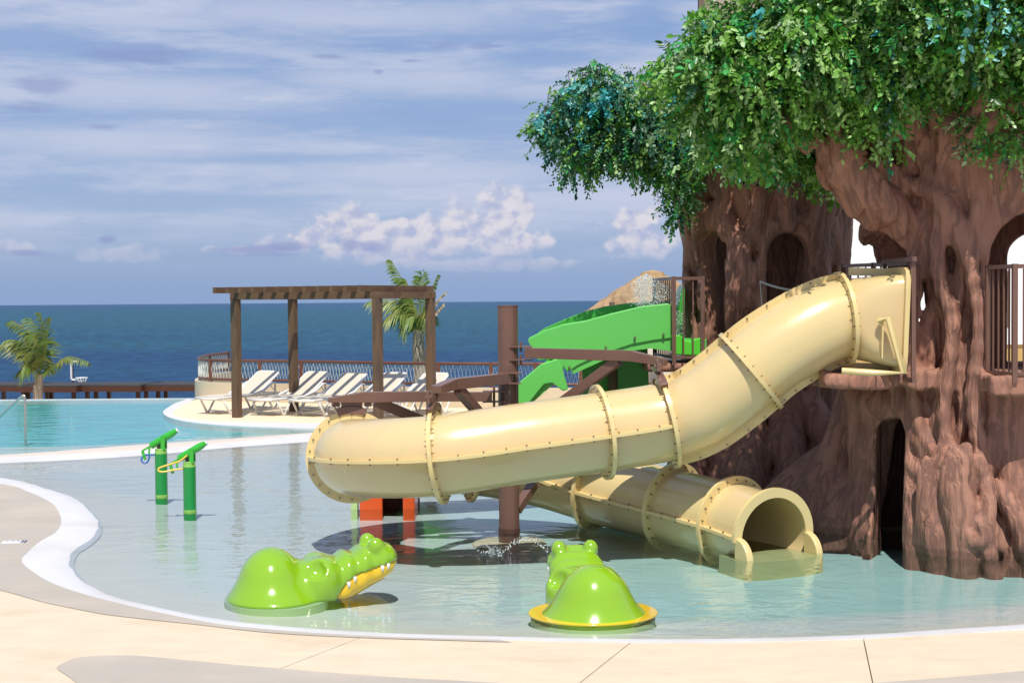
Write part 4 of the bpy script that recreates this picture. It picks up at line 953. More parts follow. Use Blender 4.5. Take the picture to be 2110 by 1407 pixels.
# water spray
m_drop = bpy.data.materials.new('water_drops'); m_drop.use_nodes = True; b_ = m_drop.node_tree.nodes['Principled BSDF']; b_.inputs['Base Color'].default_value = (.85, .9, .92, 1); b_.inputs['Roughness'].default_value = .15; b_.inputs['Transmission Weight'].default_value = .0; b_.inputs['IOR'].default_value = 1.33
def drops(pts, rad, name, label):
    V = []; Q = []; base_v = np.array([(1,0,0),(-1,0,0),(0,1,0),(0,-1,0),(0,0,1),(0,0,-1)], float); fq = np.array([(0,2,4),(2,1,4),(1,3,4),(3,0,4),(2,0,5),(1,2,5),(3,1,5),(0,3,5)])
    pts = np.array(pts); n = len(pts); R = rad * (0.5 + rng.random(n))
    V = pts[:, None, :] + base_v[None] * R[:, None, None] * np.array([1, 1, 1.3]); Q = (fq[None] + (np.arange(n) * 6)[:, None, None]).reshape(-1, 3)
    o_ = linkmesh(name, npmesh(name, V.reshape(-1, 3), Q), m_drop, smooth=True); return tag(o_, label, 'water spray', kind='stuff')
pts = []
for i in range(3200):
    u = rng.random(); cxp = rng.choice([1315, 1325, 1335, 1350, 1372, 1385], p=[.12, .25, .25, .15, .13, .10]); hgt = abs(rng.normal(0, .5)); x_ = cxp + rng.normal(0, 9); y_ = 632 - 68 * (rng.random() ** 0.8) * (1 - min(1, abs(x_ - 1332) / 75) * .6)
    pts.append(tuple(P(x_, y_, 16.0 + rng.normal(0, .15))))
for i in range(500): pts.append(tuple(P(1398 + rng.normal(0, 6), 640 + rng.random() * 60, 15.9 + rng.normal(0, .1))))
drops(pts, .0034, 'water_spray', 'spray of water jetting up over the top of the green slide')
pts = []
for i in range(110): q = G(1020 + rng.normal(0, 16), 1140 + rng.normal(0, 4)); pts.append((q.x, q.y, abs(rng.normal(0, .03))))
for i in range(130):
    u = rng.random(); q = G(1035 + 95 * u, 1141 - 4 * math.sin(u * 3.1)); pts.append((q.x, q.y + rng.normal(0, .03), .02 + .10 * math.sin(u * 3.1) + rng.normal(0, .012)))
drops(pts, .0036, 'water_splash', 'small splash of white droplets on the water behind the front crocodile')
# ================================================================== PLAY TREES
m_bark = mat('sculpted_bark', (0.30, 0.155, 0.110), 0.72, var=0.10, vscale=3.5, spec=0.3)
nt = m_bark.node_tree; N.nt = nt; b = nt.nodes['Principled BSDF']; tco = nt.nodes.new('ShaderNodeTexCoord'); ox, oy, oz = sep(tco.outputs['Object'])
wz = noise(comb(ox, oy, oz * 0.6), 1.8, 3, .5)
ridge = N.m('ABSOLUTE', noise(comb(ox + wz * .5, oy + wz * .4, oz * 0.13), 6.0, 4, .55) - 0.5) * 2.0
grain = N.m('ABSOLUTE', noise(comb(ox + wz * .3, oy + wz * .3, oz * 0.22), 26.0, 3, .55) - 0.5) * 2.0
pit = noise(comb(ox, oy, oz), 60.0, 3, .6)
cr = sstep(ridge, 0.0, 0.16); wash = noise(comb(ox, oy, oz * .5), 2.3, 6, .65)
cc = mixc(cr, (0.22, 0.110, 0.080), mixc(sstep(wash, .38, .66), (0.38, 0.188, 0.130), (0.31, 0.148, 0.100)))  # creases painted darker, standing in for shade between the ridges
cc = mixc(sstep(noise(comb(ox, oy, oz * .3), 4.0, 5, .7), .58, .75) * .35, cc, (0.42, 0.27, 0.21))
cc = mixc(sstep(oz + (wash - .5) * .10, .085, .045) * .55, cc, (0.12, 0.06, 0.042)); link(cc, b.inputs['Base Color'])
bn = nt.nodes.new('ShaderNodeBump'); bn.inputs['Distance'].default_value = 0.016; link(sstep(ridge, 0.0, 0.30) * 0.75 + grain * .25 + pit * .12, bn.inputs['Height']); nt.links.new(bn.outputs[0], b.inputs['Normal'])
def bark(d, X, Y, Z, amp=1.0, so=0.0, sc=1.0):
    m_ = np.abs(d) < 0.30; x, y, z = X[m_] + so, Y[m_] + so, Z[m_]
    w1 = vnoise(x * 1.6, y * 1.6, z * 1.1 + 7); w2 = vnoise(x * 1.7 + 20, y * 1.7, z * 1.0 + 3)
    n1 = vnoise((x + w1 * .34) * 3.0 * sc, (y + w2 * .34) * 3.0 * sc, z * 0.75 + w1 * .5)
    n2 = vnoise((x + w2 * .2) * 7.0 * sc + 9, (y + w1 * .2) * 7.0 * sc, z * 1.5 + 5 + w2)
    n3 = vnoise(x * 13, y * 13, z * 7)
    b1 = np.sqrt(np.abs(n1) + .003); b2 = np.sqrt(np.abs(n2) + .004)
    out = d.copy(); out[m_] = d[m_] - amp * (0.23 * (b1 - .45) + 0.11 * (b2 - .45) + .008 * n3); return out
def arch(X, Y, Z, c, n, w, z0, z1, vmin=0.0, vmax=9):
    n = np.array(n, float) / np.hypot(*n); u = (X - c[0]) * (-n[1]) + (Y - c[1]) * n[0]; v = (X - c[0]) * n[0] + (Y - c[1]) * n[1]
    zc = z1 - w; top = np.where(Z > zc, np.hypot(u, Z - zc) - w, np.abs(u) - w)
    return np.maximum(np.maximum(top, z0 - Z), np.maximum(vmin - v, v - vmax))
def ropes(d, X, Y, Z, specs, k=.05):
    for pts, r0, r1 in specs:
        C = catmull([Vector(p) for p in pts], 3); m = len(C)
        for i in range(m - 1):
            a, b_ = C[i], C[i + 1]; ra = r0 + (r1 - r0) * i / (m - 1); rb = r0 + (r1 - r0) * (i + 1) / (m - 1)
            mn = [min(a[q], b_[q]) - .45 for q in range(3)]; mx_ = [max(a[q], b_[q]) + .45 for q in range(3)]
            i0 = [max(0, int((mn[q] - (X[0,0,0], Y[0,0,0], Z[0,0,0])[q]) / HH)) for q in range(3)]; i1 = [max(0, int((mx_[q] - (X[0,0,0], Y[0,0,0], Z[0,0,0])[q]) / HH) + 1) for q in range(3)]
            sl_ = tuple(slice(i0[q], i1[q]) for q in range(3)); sub = d[sl_]
            if sub.size == 0: continue
            d[sl_] = smin(sub, s_caps(X[sl_], Y[sl_], Z[sl_], a, b_, ra, rb), k)
    return d
# ---- near tree
HH = 0.026
X, Y, Z = grid((2.0, 11.3, -.5), (5.9, 14.9, 4.3), HH)
TX, TY = 4.4, 13.2
r = np.hypot(X - TX, Y - TY); th_ = np.arctan2(Y - TY, X - TX)
Ro = np.interp(Z, [-.5, 0, .4, 1, 1.6, 2.4, 3.0, 3.5, 4.4], [1.38, 1.30, 1.20, 1.12, 1.06, 1.04, 1.08, 1.22, 1.5])
d = r - Ro
d = smin(d, s_ell(X, Y, Z, (3.80, 12.08, .1), (.33, .27, .84)), .10)
d = smin(d, s_ell(X, Y, Z, (4.75, 12.10, .0), (.30, .22, .8)), .12)
d = smin(d, s_ell(X, Y, Z, (5.4, 12.3, .0), (.4, .35, .7)), .12)
for pts, r0, r1 in [([(3.85, 12.95, 2.75), (3.48, 12.70, 2.98), (3.14, 12.50, 3.22), (2.86, 12.40, 3.48), (2.44, 12.3, 3.85)], .25, .08), ([(3.6, 12.9, 3.0), (3.38, 12.85, 3.5), (3.25, 12.8, 4.0)], .24, .18), ([(4.7, 12.5, 3.1), (5.1, 12.25, 3.5), (5.5, 12.05, 4.0)], .30, .18)]:
    d = ropes(d, X, Y, Z, [(pts, r0, r1)], .14)
d = bark(d, X, Y, Z, 1.0)
# rope-like ribs and roots on the visible face
d = ropes(d, X, Y, Z, [
    ([(3.72, 12.24, 3.2), (3.66, 12.22, 2.5), (3.78, 12.16, 2.0), (3.70, 12.16, 1.2), (3.76, 12.02, .8)], 0.068, 0.056),
    ([(3.50, 12.50, 2.9), (3.52, 12.44, 2.3), (3.46, 12.46, 1.8), (3.54, 12.36, 1.1), (3.70, 12.10, .75)], 0.072, 0.048),
    ([(4.02, 12.10, 3.2), (3.92, 12.10, 2.6), (4.00, 12.08, 2.0), (3.92, 12.04, 1.4), (3.96, 11.98, .9)], 0.060, 0.064),
    ([(3.44, 12.52, 1.15), (3.52, 12.38, .95), (3.68, 12.12, .62)], 0.048, 0.036), ([(3.42, 12.48, .80), (3.54, 12.28, .66), (3.68, 12.08, .48)], 0.060, 0.040),
    ([(3.42, 12.42, .55), (3.52, 12.24, .40), (3.66, 12.04, .30)], 0.064, 0.040), ([(3.46, 12.34, .34), (3.48, 12.26, .15), (3.46, 12.22, -.3)], 0.080, 0.104),
    ([(3.66, 12.02, .9), (3.60, 12.02, .5), (3.60, 12.00, .1), (3.62, 11.98, -.4)], 0.040, 0.072), ([(3.80, 11.84, .95), (3.74, 11.80, .6), (3.82, 11.78, .3), (3.76, 11.76, -.3)], 0.056, 0.064),
    ([(3.92, 11.86, .85), (3.98, 11.80, .5), (3.94, 11.74, .2), (4.04, 11.76, -.3)], 0.056, 0.072), ([(4.10, 11.95, .6), (4.25, 11.82, .3), (4.40, 11.72, -.2)], 0.072, 0.104),
    ([(3.84, 11.72, .33), (3.92, 11.70, .26), (3.90, 11.69, .16), (3.80, 11.70, .15), (3.77, 11.70, .25)], 0.026, 0.026),
    ([(4.45, 11.98, 1.0), (4.55, 11.85, .5), (4.7, 11.72, -.2)], 0.080, 0.104)], .05)
inner = r - (Ro - .30); hollow = np.maximum(inner, np.maximum(Z - 3.05, .02 - Z))
d = ssub(d, hollow, .04)
for a in (arch(X, Y, Z, (3.9, 13.24), (-1, 0), .58, 1.62, 3.02, -.1, 2), arch(X, Y, Z, (3.49, 12.9), (-.45, -.89), .16, -.6, 1.17, -.12, 2), arch(X, Y, Z, (3.9, 13.0), (-1, 0), .3, -.6, 1.1, 0, .5),
          arch(X, Y, Z, (4.50, 12.9), (0, -1), .41, 1.60, 3.03, 0, 2), arch(X, Y, Z, (4.07, 13.6), (0, 1), .20, 1.6, 2.92, 0, 2), arch(X, Y, Z, (5.12, 13.6), (0, 1), .26, 1.6, 2.9, 0, 2)):
    d = ssub(d, a, .07)
wr = random.Random(9)
def wander(d, X, Y, Z, cx_, cy_, Rf, th0, th1, n, zlo, zhi, seed):
    q = random.Random(seed)
    for k in range(n):
        t = th0 + (th1 - th0) * (k + q.uniform(.2, .8)) / n; z0 = zlo + q.uniform(0, .5); z1 = q.uniform(zlo + 1.6, zhi); pts = []; zz = z0; a = t + q.uniform(-.1, .1)
        while zz < z1:
            rad_ = float(np.interp(zz, Rf[0], Rf[1])) + q.uniform(.0, .05); pts.append((cx_ + rad_ * math.cos(a), cy_ + rad_ * math.sin(a), zz)); zz += q.uniform(.28, .5); a += q.uniform(-.11, .11)
        if len(pts) > 2: d = ropes(d, X, Y, Z, [(pts, q.uniform(.045, .085), q.uniform(.03, .06))], .035)
    return d
d = wander(d, X, Y, Z, TX, TY, ([-.5, 0, .4, 1, 1.6, 2.4, 3.0, 3.5, 4.4], [1.38, 1.30, 1.20, 1.12, 1.06, 1.04, 1.08, 1.22, 1.5]), math.pi * 1.05, math.pi * 1.75, 32, -.3, 4.3, 4)
for a in (arch(X, Y, Z, (3.9, 13.24), (-1, 0), .56, 1.62, 3.0, -.1, 2), arch(X, Y, Z, (3.49, 12.9), (-.45, -.89), .15, -.6, 1.15, -.12, 2), arch(X, Y, Z, (4.50, 12.9), (0, -1), .39, 1.60, 3.0, 0, 2)): d = ssub(d, a, .05)
# lintel ledge under the slide mouth
led = np.maximum(np.maximum(np.abs(X - 3.25) - .58, np.abs(Y - 12.85) - .64), np.abs(Z - 1.52) - .05) - .02
n_ = vnoise(X * 6, Y * 6, Z * 8) * .03; d = smin(d, led + n_, .05)
led2 = np.maximum(np.maximum(np.abs(X - 4.62) - .66, np.abs(Y - 11.98) - .34), np.abs(Z - 1.50) - .06) - .02
d = smin(d, led2 + n_, .06)
d = smin(d, np.maximum(np.abs(Z - 1.50) - .05, r - 1.0), .03)
d = ropes(d, X, Y, Z, [([(3.20, 13.3, 1.42), (3.22, 13.1, 1.28), (3.35, 12.9, 1.25), (3.50, 12.65, 1.3)], .12, .09),
    ([(3.34, 13.75, 1.3), (3.22, 13.72, .8), (3.02, 13.66, .4), (2.70, 13.62, .05), (2.3, 13.8, -.3)], .20, .26), ([(3.30, 13.50, .5), (3.10, 13.35, .2), (2.95, 13.25, -.3)], .15, .24), ([(3.20, 13.25, 1.2), (3.22, 13.15, .6), (3.20, 13.1, -.3)], .09, .12),
    ([(3.10, 13.9, .6), (2.75, 13.95, .25), (2.35, 14.0, -.2)], .2, .3),
    ([(3.74, 12.36, 2.2), (3.66, 12.40, 2.75), (3.44, 12.44, 3.02), (3.12, 12.32, 3.26), (2.84, 12.26, 3.52)], .07, .04), ([(3.60, 12.52, 2.5), (3.42, 12.56, 2.84), (3.14, 12.44, 3.06), (2.86, 12.34, 3.38)], .06, .035), ([(3.9, 12.15, 2.6), (3.72, 12.2, 3.1), (3.42, 12.42, 3.3), (3.12, 12.42, 3.5)], .06, .04)], .10)
d = ssub(d, arch(X, Y, Z, (3.9, 13.1), (-.93, -.37), .42, 1.62, 2.99, -.1, 1.3), .06)
d = d.astype(np.float32); d[0] = 1; d[-1] = 1; d[:, 0] = 1; d[:, -1] = 1; d[:, :, 0] = 1; d[:, :, -1] = 1
pt = thing('play_tree', 'large sculpted brown play tree with leafy crown, balcony and doorway at the water', 'play tree', (TX + .13, TY + .45, 0))
V, Q = nets(d, (2.0, 11.3, -.5), HH); V -= np.array([TX, TY, 0])
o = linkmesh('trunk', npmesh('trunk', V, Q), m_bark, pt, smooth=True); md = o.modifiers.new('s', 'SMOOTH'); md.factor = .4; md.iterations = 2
# ---- far tree
HH = 0.035
X, Y, Z = grid((1.3, 15.2, -.5), (4.5, 18.3, 4.4), HH); UX, UY = 2.96, 16.7
r = np.hypot(X - UX, Y - UY)
Ro = np.interp(Z, [-.5, 0, .5, 1, 1.6, 2.6, 3.4, 4.4], [1.25, 1.15, .98, .88, .86, .92, .98, 1.2]); d = r - Ro
d = bark(d, X, Y, Z, 1.0, 5.3, .95)
d = ropes(d, X, Y, Z, [([(2.30, 15.98, 3.7), (2.45, 15.90, 3.1), (2.62, 15.82, 2.6), (2.66, 15.84, 2.2)], .09, .06), ([(2.10, 16.2, 3.4), (2.16, 16.15, 2.8), (2.40, 15.98, 2.2), (2.36, 15.96, 1.6)], .07, .07),
    ([(2.9, 15.78, 3.8), (2.75, 15.76, 3.2), (2.60, 15.84, 2.7)], .07, .05), ([(3.50, 15.92, 3.6), (3.42, 15.86, 3.0), (3.50, 15.92, 2.3), (3.44, 15.9, 1.6)], .07, .08), ([(2.70, 15.80, 2.4), (2.95, 15.72, 3.06), (3.3, 15.78, 3.15)], .06, .05),
    ([(3.3, 15.95, 1.1), (3.55, 15.75, .6), (3.9, 15.5, -.2)], .14, .22), ([(2.7, 15.9, .9), (2.6, 15.6, .3), (2.5, 15.4, -.3)], .12, .2), ([(3.0, 15.85, 1.0), (3.1, 15.6, .4), (3.2, 15.4, -.3)], .1, .18), ([(2.3, 16.1, .9), (2.0, 15.9, .3), (1.8, 15.7, -.3)], .12, .2),
    ([(3.7, 16.3, 1.4), (3.85, 16.1, .8), (4.1, 15.9, .1)], .14, .25)], .07)
d = wander(d, X, Y, Z, UX, UY, ([-.5, 0, .5, 1, 1.6, 2.6, 3.4, 4.4], [1.25, 1.15, .98, .88, .86, .92, .98, 1.2]), math.pi * 1.0, math.pi * 2.0, 28, -.3, 4.0, 6)
hollow = np.maximum(r - (Ro - .26), np.maximum(Z - 3.1, 1.5 - Z)); d = ssub(d, hollow, .04)
for a in (arch(X, Y, Z, (3.07, 16.2), (0, -1), .235, 1.6, 2.98, 0, 2), arch(X, Y, Z, (2.6, 16.22), (-1, -.42), .20, 1.6, 3.02, 0, 2), arch(X, Y, Z, (2.98, 17.1), (0, 1), .10, 1.6, 2.85, 0, 2), arch(X, Y, Z, (3.3, 16.8), (1, .1), .3, 1.6, 3.0, 0, 2)):
    d = ssub(d, a, .06)
d = smin(d, np.maximum(np.abs(Z - 1.50) - .05, np.maximum(np.abs(X - 2.0) - .50, np.abs(Y - 16.15) - .45)), .03)
d = smin(d, np.maximum(np.abs(Z - 1.50) - .05, r - .8), .03)
d = d.astype(np.float32); d[0] = 1; d[-1] = 1; d[:, 0] = 1; d[:, -1] = 1; d[:, :, 0] = 1; d[:, :, -1] = 1
pt2 = thing('play_tree', 'farther sculpted brown play tree whose blue tinged branch reaches out over the sea view', 'play tree', (UX, UY, 0))
V, Q = nets(d, (1.3, 15.2, -.5), HH); V -= np.array([UX, UY, 0])
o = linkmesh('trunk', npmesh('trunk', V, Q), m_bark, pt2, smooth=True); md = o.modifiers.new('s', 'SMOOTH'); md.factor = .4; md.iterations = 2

# ---- branches inside the crowns
def branch(root, rb, pts, r0, r1):
    C = catmull([Vector(p) - Vector(rb) for p in pts], 6); m = len(C); rr = random.Random(len(C) + int(r0 * 1000))
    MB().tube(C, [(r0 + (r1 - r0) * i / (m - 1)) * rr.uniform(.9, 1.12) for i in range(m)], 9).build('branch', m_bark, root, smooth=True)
b1_, b2_ = (TX + .13, TY + .45, 0), (UX, UY, 0)
for pts, r0, r1 in [([P(1500, 330, 16.2), P(1400, 290, 16.1), P(1290, 265, 16.0), P(1180, 250, 16.0), P(1120, 235, 16.0)], .17, .04), ([P(1400, 290, 16.1), P(1340, 200, 16.1), P(1320, 165, 16.2)], .09, .03), ([P(1290, 265, 16.0), P(1240, 190, 15.9), P(1233, 160, 15.9)], .07, .02),
                     ([P(1330, 270, 16.0), P(1240, 290, 15.8), P(1190, 320, 15.8)], .06, .02), ([P(1600, 340, 16.3), P(1560, 200, 16.2), P(1500, 120, 16.2)], .2, .06), ([P(1430, 330, 16.1), P(1400, 380, 15.9), P(1392, 410, 15.9)], .05, .015)]: branch(pt2, b2_, pts, r0, r1)
for pts, r0, r1 in [([P(1650, 255, 12.5), P(1560, 200, 12.7), P(1460, 150, 12.8), P(1390, 130, 12.8)], .09, .03), ([P(1750, 330, 12.7), P(1700, 200, 12.8), P(1610, 90, 12.8), P(1600, 20, 12.8)], .16, .05), ([P(1850, 280, 12.7), P(1880, 120, 12.5), P(1920, 0, 12.4), P(1930, -120, 12.4)], .22, .1),
                     ([P(2000, 280, 12.4), P(2060, 150, 12.2), P(2140, 60, 12.1)], .18, .07), ([P(1700, 210, 12.8), P(1760, 90, 12.7), P(1800, 20, 12.6)], .1, .04), ([P(2030, 260, 12.2), P(2110, 200, 12.0), P(2200, 190, 12)], .1, .05)]: branch(pt, b1_, pts, r0, r1)

# ---- leaves
def leaf_mat(name):
    m_ = bpy.data.materials.new(name); m_.use_nodes = True; nt = m_.node_tree; N.nt = nt; b = nt.nodes['Principled BSDF']
    a = nt.nodes.new('ShaderNodeAttribute'); a.attribute_name = 'leafcol'; b.inputs['Roughness'].default_value = 0.36; nt.links.new(a.outputs['Color'], b.inputs['Base Color']); b.inputs['Specular IOR Level'].default_value = .45
    tr = nt.nodes.new('ShaderNodeBsdfTranslucent'); c = mixc(1.0, N(a.outputs['Color']), (1.0, 1.25, .55), 'MULTIPLY'); link(c, tr.inputs[0])
    mx = nt.nodes.new('ShaderNodeMixShader'); mx.inputs[0].default_value = .28; nt.links.new(b.outputs[0], mx.inputs[1]); nt.links.new(tr.outputs[0], mx.inputs[2])
    nt.links.new(mx.outputs[0], nt.nodes['Material Output'].inputs[0]); return m_
m_leaf = leaf_mat('artificial_leaf')
LT = np.array([(0, 0, 0), (.24, .26, .05), (.27, .58, .06), (0, 1.0, -.04), (-.27, .58, .06), (-.24, .26, .05), (0, .48, -.02)])
LF = np.array([(0, 1, 6), (1, 2, 6), (2, 3, 6), (3, 4, 6), (4, 5, 6), (5, 0, 6)])
pal_g = np.array([(0.115, 0.29, 0.040), (0.20, 0.40, 0.07), (0.080, 0.20, 0.035), (0.30, 0.48, 0.15), (0.06, 0.33, 0.08), (0.42, 0.58, 0.30), (0.045, 0.12, 0.025)])
pal_t = np.array([(0.035, 0.17, 0.10), (0.04, 0.21, 0.15), (0.06, 0.15, 0.09), (0.06, 0.32, 0.32), (0.20, 0.34, 0.24), (0.05, 0.15, 0.045), (0.02, 0.08, 0.05)])
pal_b = np.array([(0.05, 0.36, 0.42), (0.10, 0.50, 0.52), (0.22, 0.56, 0.56), (0.03, 0.24, 0.28)])
def foliage(root, rb, blobs, nsprig, size, teal, blue_pts, seed, pal_w):
    R = np.random.default_rng(seed); bl = []
    for (px, py, rx, ry, dd, rd) in blobs:
        if seed == 21 and 1590 < px < 1770 and py > 205: dd = 13.45; rd = .3
        if seed == 33 and 1420 < px < 1560 and dd > 15.3: dd = 16.6
        if seed == 33 and dd < 15.2: px += 90
        if seed == 21 and dd != 13.45 and px < 1985: dd = max(dd, 12.95 - (2.25 + (613 - py) / FOC * 12 - 2.3) * .52 + rd * 1.0)
        elif seed == 21 and dd != 13.45: dd = max(dd, 12.65 - (2.25 + (613 - py) / FOC * 12 - 2.5) * .52 + rd * 1.0)
        c = P(px, py, dd); bl.append((c.x, c.y, c.z, rx / FOC * dd, rd, ry / FOC * dd))
    bl = np.array(bl); wgt = (bl[:, 3] * bl[:, 5] + bl[:, 3] * bl[:, 4] + bl[:, 4] * bl[:, 5]); wgt *= np.where(bl[:, 2] > 4.85, .22, 1.0); wgt /= wgt.sum()
    k = R.choice(len(bl), nsprig, p=wgt); dirs = R.normal(size=(nsprig, 3)); dirs /= np.linalg.norm(dirs, axis=1)[:, None]
    rad = 1 - 0.55 * R.random(nsprig) ** 2.2; rad *= 1 + .13 * R.normal(size=nsprig)
    cen = bl[k, :3] + dirs * bl[k, 3:] * rad[:, None]
    # sprig axis: outward and drooping
    ax_ = dirs * np.array([1, 1, .45]) + np.array([0, 0, -.55]) + R.normal(size=(nsprig, 3)) * .45; ax_ /= np.linalg.norm(ax_, axis=1)[:, None]
    nl = 10; L = size * 3.2
    s = (np.arange(nl) + .5) / nl; ps_ = cen[:, None, :] + ax_[:, None, :] * (s * L)[None, :, None]; ps_[..., 2] -= (s ** 2 * L * .35)[None]
    side = np.cross(ax_, R.normal(size=(nsprig, 3))); side /= np.linalg.norm(side, axis=1)[:, None]
    sg = np.where(np.arange(nl) % 2, 1, -1)[None, :, None]
    yd = side[:, None, :] * sg * .85 + ax_[:, None, :] * .75 + np.array([0, 0, -.35]) + R.normal(size=(nsprig, nl, 3)) * .28; yd /= np.linalg.norm(yd, axis=2)[..., None]
    nrm = dirs[:, None, :] * .5 + np.array([0, -.15, .75]) + R.normal(size=(nsprig, nl, 3)) * .5
    xd = np.cross(yd, nrm); xd /= np.linalg.norm(xd, axis=2)[..., None]; zd = np.cross(xd, yd)
    sz = size * (0.65 + .6 * R.random((nsprig, 1))) * (0.8 + .35 * R.random((nsprig, nl)))
    M_ = np.stack([xd, yd, zd], -2).reshape(-1, 3, 3); ps_ = ps_.reshape(-1, 3); sz = sz.reshape(-1)
    # colours
    px_b = np.full(nsprig, False)
    pal = pal_g; ci = R.choice(len(pal_g), nsprig, p=pal_w); col_ = pal_g[ci]
    tmask = R.random(nsprig) < teal(cen); col_ = np.where(tmask[:, None], pal_t[R.integers(0, len(pal_t), nsprig)], col_)
    for (px, py, rp, dd) in blue_pts:
        c = np.array(P(px, py, dd)); vx = np.hypot(cen[:, 0] - c[0], cen[:, 2] - c[2]); bm_ = (vx < rp / FOC * dd) & (cen[:, 1] < dd + .4) & (R.random(nsprig) < .6); col_ = np.where(bm_[:, None], pal_b[R.integers(0, len(pal_b), nsprig)], col_)
    col_ = np.repeat(col_, nl, 0) * (0.75 + .55 * R.random((nsprig * nl, 1))); col_ = np.clip(col_, 0, .8)
    order = np.argsort(ps_[:, 1] + .0 * ps_[:, 2]); infr = []
    for j in order:
        x_, y_, z_ = ps_[j]; u = x_ / y_ * FOC + 1055; v = 621 - (z_ - CAMH) / y_ * FOC
        if 0 < u < 2100 and 5 < v < 620: infr.append(j)
        if len(infr) >= 290: break
    pick = np.zeros(len(ps_), bool); pick[infr] = True
    rest = ~pick; vv = (LT[None] * sz[rest][:, None, None]) @ M_[rest] + ps_[rest][:, None, :] - np.array(rb); n_ = rest.sum()
    F = (LF[None] + (np.arange(n_) * 7)[:, None, None]).reshape(-1, 3); me = npmesh('foliage', vv.reshape(-1, 3), F)
    at = me.attributes.new('leafcol', 'FLOAT_COLOR', 'POINT'); cc = np.ones((n_ * 7, 4), np.float32); cc[:, :3] = np.repeat(col_[rest], 7, 0); at.data.foreach_set('color', cc.ravel())
    o_ = linkmesh('foliage', me, m_leaf, root); o_['kind'] = 'stuff'
    var = []
    for q in range(8):
        me = npmesh('leaf', LT, LF); at = me.attributes.new('leafcol', 'FLOAT_COLOR', 'POINT'); cc = np.ones((7, 4), np.float32); cc[:, :3] = col_[infr[q * 7]]; at.data.foreach_set('color', cc.ravel()); me.materials.append(m_leaf); var.append(me)
    for n__, j in enumerate(infr):
        lf = bpy.data.objects.new('leaf', var[n__ % 8]); COL.objects.link(lf); lf.parent = root
        mm = Matrix([list(c) for c in (M_[j] * sz[j]).T]).to_4x4(); mm.translation = Vector(ps_[j]) - Vector(rb); lf.matrix_basis = mm
    # twigs
    mb = MB()
    sel = R.choice(nsprig, min(900, nsprig), replace=False)
    for j in sel:
        a = Vector(cen[j]) - Vector(ax_[j]) * .12; b_ = Vector(cen[j]) + Vector(ax_[j]) * L; b_.z -= L * .35; mb.beam(a - Vector(rb), b_ - Vector(rb), .006, .006, .003, .003)
    mb.build('twigs', mat('twig', (.10, .06, .035), .8), root, kind='stuff')
# near crown
nb_ = [(1400, 153, 60, 48, 12.75, 0.35), (1470, 128, 80, 66, 12.75, 0.42), (1560, 98, 100, 95, 12.75, 0.42), (1500, 48, 60, 50, 12.75, 0.4), (1640, 38, 120, 100, 12.55, 0.42), (1760, 28, 120, 110, 12.55, 0.42), (1900, 18, 130, 110, 11.75, 0.5), (2040, 48, 120, 120, 11.75, 0.5), (2120, 122, 90, 97, 11.75, 0.45), (1470, 228, 90, 66, 12.75, 0.4), (1560, 248, 95, 70, 12.75, 0.4), (1640, 168, 100, 79, 12.55, 0.42), (1640, 288, 70, 53, 12.55, 0.35), (1690, 328, 50, 40, 12.55, 0.3), (1735, 350, 26, 28, 12.55, 0.22), (1600, 313, 60, 33, 12.55, 0.3), (1510, 303, 60, 28, 12.75, 0.3), (1740, 138, 100, 79, 12.55, 0.42), (1740, 233, 70, 44, 12.55, 0.35), (1800, 208, 55, 66, 11.75, 0.3), (1835, 283, 16, 33, 11.75, 0.15), (1850, 118, 100, 80, 11.75, 0.4), (1960, 122, 100, 53, 11.75, 0.4), (2040, 172, 80, 53, 11.75, 0.35), (2040, 242, 42, 44, 11.75, 0.25), (2090, 262, 45, 53, 11.75, 0.25), (2100, 322, 14, 23, 11.75, 0.12), (1920, 162, 60, 25, 11.75, 0.3), (2200, 152, 90, 123, 11.75, 0.5), (2300, 88, 110, 150, 12.6, 0.6), (1620, -60, 150, 80, 12.55, 0.42), (1800, -90, 170, 100, 12.5, 0.7), (2000, -90, 170, 110, 11.75, 0.7), (2200, -60, 150, 120, 12.5, 0.7), (1900, -40, 200, 110, 13.6, 0.8), (2150, 0, 200, 130, 13.6, 0.8), (1700, 48, 150, 120, 12.55, 0.42), (1990, 48, 100, 80, 11.35, 0.4), (2030, 8, 120, 90, 11.3, 0.4), (1960, -60, 150, 80, 11.2, 0.5), (2120, 48, 90, 90, 11.3, 0.4), (2130, -150, 110, 80, 10.9, 0.45), (2230, -160, 110, 80, 10.9, 0.45), (2330, -130, 110, 80, 11.0, 0.45), (2180, -90, 100, 70, 11.2, 0.4), (2280, -60, 110, 80, 11.3, 0.4), (2060, -120, 90, 70, 11.3, 0.4), (2180, 8, 90, 70, 11.4, 0.4), (1480, 118, 90, 70, 12.45, 0.3), (1560, 168, 100, 62, 12.4, 0.3), (1650, 98, 100, 80, 12.25, 0.32), (1640, 193, 90, 53, 12.25, 0.3), (1720, 118, 90, 80, 12.15, 0.32), (1700, 238, 80, 53, 12.2, 0.28), (1760, 278, 50, 40, 12.15, 0.22), (1800, 178, 70, 62, 12.4, 0.3), (1810, 98, 90, 80, 12.3, 0.35), (1870, 122, 80, 53, 12.1, 0.35), (1900, 38, 90, 80, 12.0, 0.35), (1740, 338, 36, 32, 12.3, 0.2), (1650, 128, 160, 130, 13.2, 0.6), (1500, 148, 120, 88, 13.2, 0.5)]  # includes forward lobes above the frame, added to shade the trunk
blue1 = [(1825, 62, 16, 11.8), (1905, 20, 14, 11.8), (2005, 8, 12, 11.8), (2095, 50, 14, 11.8), (1500, 15, 14, 12.3), (1445, 170, 14, 11.6), (1730, 30, 18, 11.6)]
foliage(pt, b1_, nb_, 8600, .066, lambda c: 0.03 + 0 * c[:, 0], blue1, 21, [.18, .24, .12, .16, .12, .10, .08])
